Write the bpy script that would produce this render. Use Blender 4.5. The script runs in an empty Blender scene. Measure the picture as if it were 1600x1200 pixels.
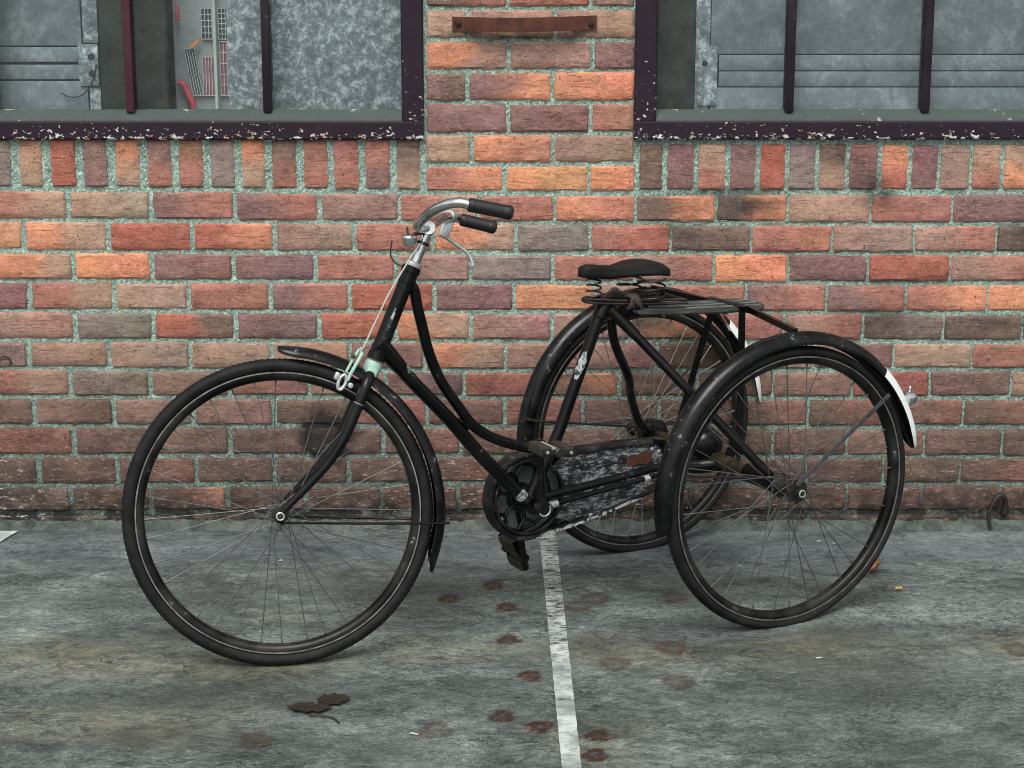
import bpy, bmesh, math, random
import numpy as np
from mathutils import Matrix, Vector
from mathutils import noise as mnoise

R = math.radians
sc = bpy.context.scene
COL = sc.collection

# ------------------------------------------------------------------ camera
cam_d = bpy.data.cameras.new('camera')
cam = bpy.data.objects.new('camera', cam_d)
COL.objects.link(cam)
cam_d.sensor_width = 36.0
cam_d.lens = 36.0 * 2837.9 / 1600.0
cam_d.clip_end = 500
cam.location = (0, -4.9952, 1.5549)
cam.rotation_euler = (math.pi / 2 - 0.22247, 0.0, -0.00154)
sc.camera = cam

# ------------------------------------------------------------------ world, sun, exposure
SUN_EL, SUN_AZ = R(56), R(190)          # overcast: high, from behind the camera and a little to the left
w = bpy.data.worlds.new('World')
sc.world = w
w.use_nodes = True
nt = w.node_tree
nt.nodes.clear()
sky = nt.nodes.new('ShaderNodeTexSky')
sky.sky_type = 'NISHITA'
sky.sun_disc = False
sky.sun_elevation = SUN_EL
sky.sun_rotation = SUN_AZ
sky.dust_density = 4.0
sky.air_density = 1.0
hs = nt.nodes.new('ShaderNodeHueSaturation')
hs.inputs['Saturation'].default_value = 0.30
bg = nt.nodes.new('ShaderNodeBackground')
bg.inputs['Strength'].default_value = 0.135
wo = nt.nodes.new('ShaderNodeOutputWorld')
nt.links.new(sky.outputs[0], hs.inputs['Color'])
nt.links.new(hs.outputs[0], bg.inputs['Color'])
nt.links.new(bg.outputs[0], wo.inputs['Surface'])

sun_d = bpy.data.lights.new('sun', 'SUN')
sun_d.energy = 1.5
sun_d.angle = R(32)
sun_d.color = (1.0, 0.965, 0.92)
sun = bpy.data.objects.new('sun', sun_d)
COL.objects.link(sun)
# direction towards the sun (azimuth clockwise from +Y)
sd = Vector((math.sin(SUN_AZ) * math.cos(SUN_EL), math.cos(SUN_AZ) * math.cos(SUN_EL), math.sin(SUN_EL)))
sun.rotation_euler = sd.to_track_quat('Z', 'Y').to_euler()
sun.location = sd * 8

sc.view_settings.view_transform = 'Standard'
sc.view_settings.look = 'None'
sc.view_settings.exposure = 0.52
sc.view_settings.gamma = 1.0
sc.view_settings.use_curve_mapping = False
sc.render.engine = 'CYCLES'
sc.cycles.max_bounces = 6
sc.cycles.pixel_filter_type = 'BLACKMAN_HARRIS'
sc.cycles.filter_width = 0.95
sc.cycles.transparent_max_bounces = 8

# ------------------------------------------------------------------ small helpers
def lin(r, g, b):
    def f(c):
        c /= 255.0
        return c / 12.92 if c <= 0.04045 else ((c + 0.055) / 1.055) ** 2.4
    return (f(r), f(g), f(b), 1.0)

class NT:
    """tiny node-graph helper"""
    def __init__(s, name):
        s.m = bpy.data.materials.new(name)
        s.m.use_nodes = True
        s.t = s.m.node_tree
        s.t.nodes.clear()
        s.out = s.t.nodes.new('ShaderNodeOutputMaterial')
    def n(s, typ, **kw):
        nd = s.t.nodes.new(typ)
        for k, v in kw.items():
            setattr(nd, k, v)
        return nd
    def l(s, a, b):
        s.t.links.new(a, b)
    def set(s, sock, v):
        if isinstance(v, bpy.types.NodeSocket):
            s.l(v, sock)
        else:
            sock.default_value = v
    def coord(s, kind='Object', scale=(1, 1, 1), loc=(0, 0, 0), rot=(0, 0, 0)):
        if kind == 'World':
            c = s.n('ShaderNodeNewGeometry').outputs['Position']
        else:
            c = s.n('ShaderNodeTexCoord').outputs[kind]
        mp = s.n('ShaderNodeMapping')
        mp.inputs['Scale'].default_value = scale
        mp.inputs['Location'].default_value = loc
        mp.inputs['Rotation'].default_value = rot
        s.l(c, mp.inputs['Vector'])
        return mp.outputs[0]
    def noise(s, vec, scale, detail=4, rough=0.55, dist=0.0):
        nd = s.n('ShaderNodeTexNoise')
        s.l(vec, nd.inputs['Vector'])
        nd.inputs['Scale'].default_value = scale
        nd.inputs['Detail'].default_value = detail
        nd.inputs['Roughness'].default_value = rough
        nd.inputs['Distortion'].default_value = dist
        return nd.outputs[0]
    def voro(s, vec, scale, out='Distance', feature='F1', rand=1.0):
        nd = s.n('ShaderNodeTexVoronoi', feature=feature)
        s.l(vec, nd.inputs['Vector'])
        nd.inputs['Scale'].default_value = scale
        nd.inputs['Randomness'].default_value = rand
        return nd.outputs[out]
    def ramp(s, fac, stops):
        nd = s.n('ShaderNodeValToRGB')
        e = nd.color_ramp.elements
        while len(e) < len(stops):
            e.new(0.5)
        for el, (p, c) in zip(e, stops):
            el.position = p
            el.color = c if len(c) == 4 else (*c, 1)
        s.l(fac, nd.inputs[0])
        return nd.outputs[0]
    def step(s, fac, a, b, lo=0.0, hi=1.0):
        nd = s.n('ShaderNodeMapRange', interpolation_type='SMOOTHSTEP')
        s.l(fac, nd.inputs[0])
        nd.inputs[1].default_value = a
        nd.inputs[2].default_value = b
        nd.inputs[3].default_value = lo
        nd.inputs[4].default_value = hi
        return nd.outputs[0]
    def math(s, op, a, b=0.0, clamp=False):
        nd = s.n('ShaderNodeMath', operation=op, use_clamp=clamp)
        s.set(nd.inputs[0], a)
        s.set(nd.inputs[1], b)
        return nd.outputs[0]
    def mix(s, fac, a, b, mode='MIX'):
        nd = s.n('ShaderNodeMix', data_type='RGBA', blend_type=mode)
        s.set(nd.inputs[0], fac)
        s.set(nd.inputs[6], a)
        s.set(nd.inputs[7], b)
        return nd.outputs[2]
    def attr(s, name, out='Fac'):
        nd = s.n('ShaderNodeAttribute')
        nd.attribute_name = name
        return nd.outputs[out]
    def bump(s, h, strength=0.3, dist=0.002, normal=None):
        nd = s.n('ShaderNodeBump')
        nd.inputs['Strength'].default_value = strength
        nd.inputs['Distance'].default_value = dist
        s.l(h, nd.inputs['Height'])
        if normal is not None:
            s.l(normal, nd.inputs['Normal'])
        return nd.outputs[0]
    def done(s, color, rough=0.6, metal=0.0, normal=None, spec=0.5, **kw):
        p = s.n('ShaderNodeBsdfPrincipled')
        s.set(p.inputs['Base Color'], color)
        s.set(p.inputs['Roughness'], rough)
        s.set(p.inputs['Metallic'], metal)
        p.inputs['Specular IOR Level'].default_value = spec
        for k, v in kw.items():
            s.set(p.inputs[k], v)
        if normal is not None:
            s.l(normal, p.inputs['Normal'])
        s.l(p.outputs[0], s.out.inputs[0])
        return s.m

# ------------------------------------------------------------------ materials
def m_brick():
    g = NT('fired_brick')
    col = g.attr('col', 'Color')
    n1 = g.noise(g.coord('World', (10, 10, 20)), 1.0, 6, 0.65)
    n2 = g.noise(g.coord('World', (55, 55, 120)), 1.0, 8, 0.78, 0.4)
    n3 = g.noise(g.coord('World', (230, 230, 330)), 1.0, 4, 0.75)
    n4 = g.noise(g.coord('World', (24, 24, 34), (5, 2, 9)), 1.0, 7, 0.7, 0.6)
    f = g.math('ADD', g.step(n1, 0.3, 0.7, 0.82, 1.30), g.math('MULTIPLY', g.math('SUBTRACT', n2, 0.5), 2.0))
    f = g.math('ADD', f, g.math('MULTIPLY', g.math('SUBTRACT', n3, 0.5), 2.2))
    f = g.math('MAXIMUM', f, 0.18)
    cc = g.n('ShaderNodeCombineColor')
    for i in range(3):
        g.l(f, cc.inputs[i])
    c = g.mix(1.0, col, cc.outputs[0], 'MULTIPLY')
    # sandy crust left from the mould, in patches and in grain
    crust = g.step(n4, 0.50, 0.70)
    c = g.mix(g.math('MULTIPLY', crust, 0.30), c, g.mix(0.55, lin(206, 178, 150), col))
    gr = g.step(g.noise(g.coord('World', (120, 120, 210), (3, 1, 7)), 1.0, 6, 0.8), 0.56, 0.66)
    c = g.mix(g.math('MULTIPLY', gr, 0.40), c, lin(220, 200, 180))
    # drag lines of the moulder's knife
    dl = g.noise(g.coord('World', (16, 16, 190), (2, 8, 1), (0, 0.06, 0)), 1.0, 5, 0.7, 0.5)
    c = g.mix(g.step(dl, 0.58, 0.66, 0, 0.42), c, lin(58, 44, 40))
    # pits and fired specks
    pit = g.step(g.noise(g.coord('World', (85, 85, 110), (9, 4, 2)), 1.0, 5, 0.72), 0.635, 0.68)
    c = g.mix(g.math('MULTIPLY', pit, 0.82), c, lin(34, 27, 26))
    # soot / grime plus painted shade: strap shadow and lower-wall falloff
    d = g.attr('dirt_shade')
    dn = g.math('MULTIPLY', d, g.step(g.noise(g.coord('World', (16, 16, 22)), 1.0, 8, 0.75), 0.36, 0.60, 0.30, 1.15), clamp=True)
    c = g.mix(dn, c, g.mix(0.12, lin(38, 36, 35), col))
    # lime flecks, splashes and scrapes low on the wall
    fl = g.attr('fleck')
    sp = g.step(g.noise(g.coord('World', (34, 34, 120), (1, 2, 3)), 1.0, 6, 0.78), 0.59, 0.62)
    c = g.mix(g.math('MULTIPLY', sp, fl, clamp=True), c, lin(205, 205, 196))
    h = g.math('ADD', g.math('MULTIPLY', n2, 1.2), g.math('MULTIPLY', n3, 0.5))
    h = g.math('SUBTRACT', h, g.math('ADD', g.math('MULTIPLY', pit, 0.8), g.step(dl, 0.56, 0.68, 0, 0.5)))
    return g.done(c, 0.9, 0, g.bump(h, 0.7, 0.0035), 0.2)

def m_mortar():
    g = NT('cement_mortar')
    n1 = g.noise(g.coord('World', (120, 120, 150)), 1.0, 6, 0.78)
    n2 = g.noise(g.coord('World', (300, 300, 300)), 1.0, 3, 0.75)
    n0 = g.noise(g.coord('World', (12, 12, 12)), 1.0, 5, 0.6)
    c = g.ramp(g.math('ADD', g.math('MULTIPLY', n1, 0.6), g.math('MULTIPLY', n2, 0.4)),
               [(0.32, lin(44, 57, 51)), (0.44, lin(104, 128, 116)), (0.52, lin(150, 177, 163)), (0.63, lin(222, 236, 228))])
    c = g.mix(g.step(n0, 0.45, 0.7, 0, 0.35), c, lin(118, 122, 116))
    d = g.attr('dirt_shade')
    dn = g.math('MULTIPLY', d, g.step(g.noise(g.coord('World', (16, 16, 16)), 1.0, 7, 0.7), 0.25, 0.6, 0.5, 1.15), clamp=True)
    c = g.mix(dn, c, lin(46, 49, 47))
    fl = g.attr('fleck')
    sp = g.step(g.noise(g.coord('World', (45, 45, 80), (1, 2, 3)), 1.0, 5, 0.75), 0.61, 0.64)
    c = g.mix(g.math('MULTIPLY', sp, fl, clamp=True), c, lin(205, 208, 200))
    h = g.math('ADD', n1, g.math('MULTIPLY', n2, 0.7))
    return g.done(c, 0.95, 0, g.bump(h, 0.9, 0.004), 0.2)

def m_frame():
    g = NT('flaking_dark_paint')
    base = g.mix(g.noise(g.coord('World', (20, 20, 20)), 1.0, 4), lin(30, 20, 31), lin(46, 34, 45))
    chipn = g.noise(g.coord('World', (70, 70, 95)), 1.0, 5, 0.62)
    zone = g.attr('chip')
    chip = g.step(g.math('ADD', chipn, g.math('MULTIPLY', zone, 0.20)), 0.665, 0.685)
    tint = g.ramp(g.noise(g.coord('World', (9, 9, 9)), 1.0, 3), [(0.45, lin(196, 200, 198)), (0.66, lin(172, 150, 118))])
    c = g.mix(chip, base, tint)
    h = g.math('SUBTRACT', 1.0, chip)
    return g.done(c, g.math('ADD', 0.42, g.math('MULTIPLY', chip, 0.4)), 0, g.bump(h, 0.5, 0.001), 0.2)

def m_simple(name, c1, c2, scale=30, rough=0.6, metal=0.0, bump=0.2, spec=0.5, stretch=(1, 1, 1)):
    g = NT(name)
    v = g.coord('Object', stretch)
    n = g.noise(v, scale, 5, 0.65)
    n2 = g.noise(v, scale * 6, 4, 0.7)
    f = g.math('ADD', g.math('MULTIPLY', n, 0.65), g.math('MULTIPLY', n2, 0.35))
    c = g.ramp(f, [(0.35, c1), (0.65, c2)])
    return g.done(c, rough, metal, g.bump(n2, bump, 0.001), spec)

def m_worn(name, base, wear, amount, scale, rough=0.32, wrough=0.6, metal=0.0, dust=0.25, stretch=(1, 1, 1), spec=0.24):
    """enamel that is rubbed and scratched through to another colour"""
    g = NT(name)
    v = g.coord('Object', stretch)
    n = g.noise(v, scale, 8, 0.75)
    n2 = g.noise(v, scale * 5, 5, 0.75)
    nb = g.noise(v, scale * 0.25, 3, 0.6)
    f = g.math('ADD', g.math('ADD', g.math('MULTIPLY', n, 0.55), g.math('MULTIPLY', n2, 0.25)), g.math('MULTIPLY', nb, 0.2))
    wr = g.step(f, 1.0 - amount, 1.0 - amount + 0.03)
    c = g.mix(g.math('MULTIPLY', g.step(nb, 0.35, 0.75), dust), base, lin(92, 92, 90))
    c = g.mix(wr, c, wear)
    rg = g.math('ADD', g.step(n, 0.3, 0.75, rough - 0.07, rough + 0.2), g.math('MULTIPLY', wr, wrough - rough), clamp=True)
    return g.done(c, rg, metal, g.bump(g.math('SUBTRACT', n2, g.math('MULTIPLY', wr, 0.6)), 0.18, 0.0008), spec)

M = {}
def build_materials():
    M['brick'] = m_brick()
    M['mortar'] = m_mortar()
    M['frame'] = m_frame()
    M['putty'] = m_worn('old_putty', lin(62, 73, 68), lin(160, 166, 158), 0.43, 22, 0.7, 0.8, dust=0.2)
    M['maroon'] = m_worn('maroon_paint', lin(70, 38, 48), lin(190, 186, 180), 0.385, 40, 0.45, 0.7, dust=0.1)
    M['plum'] = m_worn('plum_paint', lin(34, 24, 33), lin(150, 140, 140), 0.38, 40, 0.45, 0.7, dust=0.1)
    # glass: clear pane with its own reflection and a film of dust
    g = NT('dusty_window_glass')
    tr = g.n('ShaderNodeBsdfTransparent'); tr.inputs[0].default_value = (0.96, 0.985, 0.98, 1)
    gl = g.n('ShaderNodeBsdfGlossy'); gl.inputs['Roughness'].default_value = 0.05
    df = g.n('ShaderNodeBsdfDiffuse'); df.inputs[0].default_value = lin(150, 158, 158)
    fr = g.n('ShaderNodeFresnel'); fr.inputs[0].default_value = 1.5
    m1 = g.n('ShaderNodeMixShader'); m2 = g.n('ShaderNodeMixShader')
    dn = g.noise(g.coord('World', (30, 30, 30)), 1.0, 8, 0.75)
    dsp = g.step(g.noise(g.coord('World', (110, 110, 70)), 1.0, 4, 0.8), 0.70, 0.74)
    front = g.math('SUBTRACT', 1.0, g.n('ShaderNodeNewGeometry').outputs['Backfacing'])     # one dirty, reflecting face per pane
    g.l(g.math('MULTIPLY', front, g.math('ADD', g.step(dn, 0.3, 0.8, 0.02, 0.12), g.math('MULTIPLY', dsp, 0.55), clamp=True)), m1.inputs[0])
    g.l(tr.outputs[0], m1.inputs[1]); g.l(df.outputs[0], m1.inputs[2])
    g.l(g.math('MULTIPLY', fr.outputs[0], front), m2.inputs[0]); g.l(m1.outputs[0], m2.inputs[1]); g.l(gl.outputs[0], m2.inputs[2])
    g.l(m2.outputs[0], g.out.inputs[0])
    M['glass'] = g.m
    # sheet metal
    def sheet(name, a, b, c3, sc_, amt):
        g = NT(name)
        v = g.coord('World', (1, 1, 1))
        nd = g.noise(v, 14, 6, 0.65)
        sp = g.noise(v, sc_, 7, 0.72, 0.35)
        sp2 = g.noise(v, sc_ * 3.5, 4, 0.7, 0.5)
        f = g.math('ADD', g.math('MULTIPLY', sp, 0.7), g.math('MULTIPLY', sp2, 0.3))
        c = g.ramp(f, [(0.40, a), (0.51, b), (0.61, c3)])
        c = g.mix(g.step(nd, 0.4, 0.75, 0, amt), c, a)
        return g.done(c, 0.6, 0.0, g.bump(sp, 0.15, 0.001), 0.4)
    M['footing'] = m_simple('dirty_cement', lin(44, 49, 46), lin(98, 106, 100), 24, 0.95, 0, 0.9, 0.2)
    M['sheet'] = sheet('grey_sheet_metal', lin(96, 104, 109), lin(112, 121, 126), lin(142, 150, 154), 16, 0.3)
    M['galv'] = sheet('galvanised_sheet', lin(84, 93, 99), lin(120, 129, 134), lin(192, 199, 202), 40, 0.08)
    M['pale'] = m_simple('pale_render', lin(148, 155, 157), lin(170, 176, 176), 14, 0.8)
    M['void'] = m_simple('unlit_room', lin(34, 38, 38), lin(46, 50, 48), 8, 0.9)
    M['dgreen'] = m_simple('dark_green_boards', lin(14, 20, 16), lin(36, 43, 35), 16, 0.7, stretch=(1, 1, 0.25))
    M['gridbar'] = m_simple('pale_bars', lin(178, 184, 184), lin(204, 208, 208), 20, 0.5)
    M['griddark'] = m_simple('dark_grille', lin(58, 64, 68), lin(86, 92, 96), 20, 0.7)
    M['gridred'] = m_simple('faded_red_grille', lin(140, 84, 98), lin(170, 116, 124), 20, 0.7)
    M['red'] = m_simple('red_paint', lin(196, 62, 66), lin(216, 90, 88), 20, 0.5)
    M['orange'] = m_simple('orange_plastic', lin(214, 120, 70), lin(232, 150, 96), 20, 0.5)
    # tricycle
    M['black'] = m_worn('worn_black_enamel', lin(5, 5, 6), lin(90, 90, 90), 0.39, 34, 0.17, 0.5, dust=0.05)
    M['blackfork'] = m_worn('scuffed_black_enamel', lin(7, 7, 8), lin(116, 114, 112), 0.40, 34, 0.18, 0.5, dust=0.07)
    M['guard'] = m_worn('mudguard_black_enamel', lin(6, 7, 8), lin(118, 120, 124), 0.41, 40, 0.17, 0.5, dust=0.10, stretch=(1, 1, 1))
    M['case'] = m_worn('scraped_black_enamel', lin(22, 26, 24), lin(134, 140, 146), 0.485, 120, 0.36, 0.6, dust=0.6, stretch=(0.4, 1, 1.1))
    M['caserim'] = m_worn('rubbed_case_edge', lin(12, 13, 13), lin(170, 174, 172), 0.41, 70, 0.45, 0.6, dust=0.3)
    M['rubber'] = m_simple('old_rubber', lin(14, 14, 15), lin(36, 36, 36), 26, 0.6, 0, 0.35, 0.14)
    M['rim'] = m_worn('dark_steel_rim', lin(8, 7, 7), lin(130, 126, 122), 0.40, 26, 0.3, 0.5, metal=0.3, dust=0.3)
    M['bead'] = m_simple('rubbed_rim_edge', lin(78, 76, 74), lin(150, 148, 144), 40, 0.4, 0.6, 0.2)
    M['spoke'] = m_simple('dull_steel_wire', lin(58, 60, 60), lin(108, 110, 108), 20, 0.5, 0.6, 0.1)
    M['spokeb'] = m_simple('pale_steel_wire', lin(104, 107, 104), lin(146, 148, 144), 20, 0.4, 0.6, 0.1)
    M['hub'] = m_simple('oily_hub_steel', lin(24, 23, 22), lin(64, 61, 56), 40, 0.45, 0.5, 0.4)
    M['chrome'] = m_simple('tarnished_chrome', lin(176, 180, 180), lin(226, 228, 228), 30, 0.16, 1.0, 0.06)
    M['alloy'] = m_simple('brushed_alloy', lin(150, 156, 156), lin(206, 211, 209), 40, 0.35, 0.6, 0.1)
    M['mint'] = m_worn('mint_green_paint', lin(150, 186, 168), lin(206, 208, 190), 0.40, 30, 0.4, 0.5, dust=0.15)
    M['white'] = m_worn('old_white_enamel', lin(222, 228, 224), lin(92, 92, 90), 0.37, 16, 0.35, 0.7, dust=0.05)
    M['whitewear'] = m_worn('bare_scuffed_metal', lin(150, 158, 157), lin(40, 42, 42), 0.50, 90, 0.5, 0.6, dust=0.1)
    M['leather'] = m_simple('black_leather', lin(13, 13, 13), lin(30, 30, 30), 34, 0.55, 0, 0.5, 0.2)
    M['grip'] = m_simple('black_grip_rubber', lin(10, 10, 11), lin(24, 25, 26), 30, 0.5, 0, 0.2, 0.5)
    M['wire'] = m_simple('blackened_wire', lin(24, 23, 22), lin(56, 52, 48), 30, 0.5, 0.4, 0.2)
    M['cable'] = m_simple('pale_cable_sleeve', lin(150, 156, 144), lin(184, 190, 176), 30, 0.5, 0, 0.1)
    M['slatpale'] = m_simple('weathered_grey_slat', lin(54, 57, 54), lin(112, 116, 110), 60, 0.6, 0, 0.5, 0.2, (0.3, 3, 3))
    M['plate'] = m_simple('dull_case_plate', lin(58, 66, 62), lin(108, 118, 112), 60, 0.5, 0, 0.3, 0.3)
    M['edgewear'] = m_worn('white_rubbed_edge', lin(24, 26, 25), lin(186, 192, 188), 0.52, 90, 0.5, 0.7, dust=0.2)
    M['mintwear'] = m_worn('flaking_mint', lin(20, 22, 21), lin(140, 168, 152), 0.49, 90, 0.4, 0.5, dust=0.1)
    M['stay'] = m_simple('greyed_steel_bar', lin(44, 44, 48), lin(86, 86, 92), 50, 0.45, 0.2, 0.2, 0.3)
    M['slat'] = m_simple('weathered_dark_slat', lin(20, 21, 20), lin(70, 73, 69), 40, 0.6, 0, 0.5, 0.2, (0.3, 3, 3))
    M['pedal'] = m_simple('grimy_pedal_block', lin(24, 22, 16), lin(52, 47, 36), 30, 0.7, 0, 0.3)
    M['brass'] = m_simple('greasy_brassy_steel', lin(32, 28, 20), lin(76, 69, 52), 24, 0.45, 0.4, 0.3)
    M['rag'] = m_simple('brown_leather_strap', lin(32, 26, 22), lin(58, 48, 40), 30, 0.75, 0, 0.4)
    M['rust'] = m_simple('rusty_iron', lin(54, 33, 28), lin(100, 60, 45), 22, 0.75, 0.2, 0.4, 0.3)
    M['iron'] = m_simple('black_iron', lin(24, 22, 22), lin(52, 46, 44), 30, 0.6, 0.3, 0.3)
    M['leaf'] = m_simple('dry_brown_leaf', lin(134, 82, 62), lin(176, 124, 100), 40, 0.8)
    M['leafy'] = m_simple('yellow_leaf', lin(170, 140, 56), lin(204, 176, 84), 40, 0.8)
    M['debris'] = m_simple('wet_dark_leaf', lin(18, 17, 15), lin(44, 38, 30), 50, 0.5)
    M['chipw'] = m_simple('pale_chip', lin(140, 146, 144), lin(176, 180, 176), 40, 0.8)

def m_ground():
    g = NT('worn_painted_concrete')
    a = g.noise(g.coord('World', (2.2, 3.8, 1)), 1.0, 9, 0.66, 0.5)
    b = g.noise(g.coord('World', (15, 23, 1), (4, 1, 0)), 1.0, 9, 0.74, 0.9)
    c_ = g.noise(g.coord('World', (70, 120, 1), (2, 7, 0)), 1.0, 7, 0.8, 0.6)
    d_ = g.noise(g.coord('World', (210, 210, 1), (1, 3, 0)), 1.0, 3, 0.7)
    big = g.noise(g.coord('World', (0.8, 1.6, 1), (1.7, 3.1, 0)), 1.0, 4, 0.55)
    f = g.math('ADD', g.math('ADD', g.math('MULTIPLY', a, 0.26), g.math('MULTIPLY', b, 0.28)), g.math('ADD', g.math('MULTIPLY', c_, 0.26), g.math('MULTIPLY', d_, 0.20)))
    col = g.ramp(f, [(0.395, lin(24, 29, 28)), (0.455, lin(57, 65, 62)), (0.508, lin(84, 93, 89)), (0.565, lin(120, 131, 125)), (0.64, lin(186, 194, 186))])
    col = g.mix(g.step(big, 0.50, 0.66, 0, 0.5), col, g.mix(0.5, col, lin(94, 90, 76)))
    blue = g.attr('bluish')
    col = g.mix(g.math('MULTIPLY', blue, g.step(b, 0.35, 0.6, 0.2, 0.6)), col, lin(98, 105, 113))
    och = g.attr('ochre')
    col = g.mix(g.math('MULTIPLY', och, g.step(b, 0.40, 0.60, 0.15, 0.9), clamp=True), col, g.mix(0.35, lin(122, 113, 80), col))
    pale = g.attr('pale')
    col = g.mix(g.math('MULTIPLY', pale, g.step(c_, 0.40, 0.58, 0.0, 0.75), clamp=True), col, lin(140, 153, 147))
    # crazed coating: thin dark and pale lines where a distorted field crosses its middle value
    k1 = g.noise(g.coord('World', (9, 15, 1), (8, 3, 0)), 1.0, 7, 0.72, 1.2)
    line1 = g.math('SUBTRACT', 1.0, g.step(g.math('ABSOLUTE', g.math('SUBTRACT', k1, 0.5)), 0.004, 0.016), clamp=True)
    gate = g.step(g.noise(g.coord('World', (3, 5, 1), (2, 9, 0)), 1.0, 4, 0.6), 0.44, 0.62)
    col = g.mix(g.math('MULTIPLY', g.math('MULTIPLY', line1, gate), 0.85), col, lin(26, 30, 29))
    k2 = g.noise(g.coord('World', (13, 30, 1), (3, 6, 0), (0, 0, 0.25)), 1.0, 6, 0.7, 1.5)
    line2 = g.math('SUBTRACT', 1.0, g.step(g.math('ABSOLUTE', g.math('SUBTRACT', k2, 0.5)), 0.003, 0.014), clamp=True)
    gate2 = g.step(g.noise(g.coord('World', (4, 7, 1), (7, 1, 0)), 1.0, 4, 0.6), 0.46, 0.62)
    col = g.mix(g.math('MULTIPLY', g.math('MULTIPLY', line2, gate2), 0.6), col, lin(172, 182, 176))
    # missing flakes
    fk = g.step(g.noise(g.coord('World', (30, 46, 1), (6, 2, 0)), 1.0, 8, 0.78, 0.8), 0.635, 0.665)
    col = g.mix(g.math('MULTIPLY', fk, 0.4), col, lin(30, 34, 33))
    rs = g.attr('rust')
    rn = g.noise(g.coord('World', (40, 40, 1)), 1.0, 6, 0.7)
    col = g.mix(g.math('MULTIPLY', rs, g.step(rn, 0.3, 0.6, 0.35, 1.0), clamp=True), col, g.ramp(rn, [(0.40, lin(32, 22, 20)), (0.54, lin(58, 40, 33)), (0.68, lin(112, 80, 56))]))
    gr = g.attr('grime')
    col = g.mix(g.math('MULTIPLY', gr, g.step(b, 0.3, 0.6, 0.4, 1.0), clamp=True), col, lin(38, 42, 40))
    h = g.math('ADD', g.math('ADD', g.math('MULTIPLY', b, 0.5), g.math('MULTIPLY', c_, 0.5)), g.math('MULTIPLY', g.math('ADD', line1, fk), -0.25))
    rough = g.step(a, 0.35, 0.7, 0.55, 0.85)
    return g.done(col, rough, 0, g.bump(h, 0.6, 0.004), 0.3)

def m_line():
    g = NT('worn_white_line_paint')
    v = g.coord('World', (34, 90, 1))
    n = g.noise(v, 1.0, 9, 0.78, 0.5)
    n2 = g.noise(g.coord('World', (12, 14, 1), (3, 3, 0)), 1.0, 6, 0.7)
    wear = g.attr('wear')
    keep = g.step(g.math('ADD', n, g.math('MULTIPLY', wear, -0.20)), 0.275, 0.385)
    col = g.ramp(n2, [(0.38, lin(118, 128, 124)), (0.60, lin(184, 191, 186))])
    p = g.n('ShaderNodeBsdfPrincipled')
    g.l(col, p.inputs['Base Color']); p.inputs['Roughness'].default_value = 0.7
    g.l(g.bump(n, 0.4, 0.002), p.inputs['Normal'])
    tr = g.n('ShaderNodeBsdfTransparent')
    mx = g.n('ShaderNodeMixShader')
    g.l(keep, mx.inputs[0]); g.l(tr.outputs[0], mx.inputs[1]); g.l(p.outputs[0], mx.inputs[2])
    g.l(mx.outputs[0], g.out.inputs[0])
    return g.m
build_materials()
M['ground'] = m_ground()
M['line'] = m_line()

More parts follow.
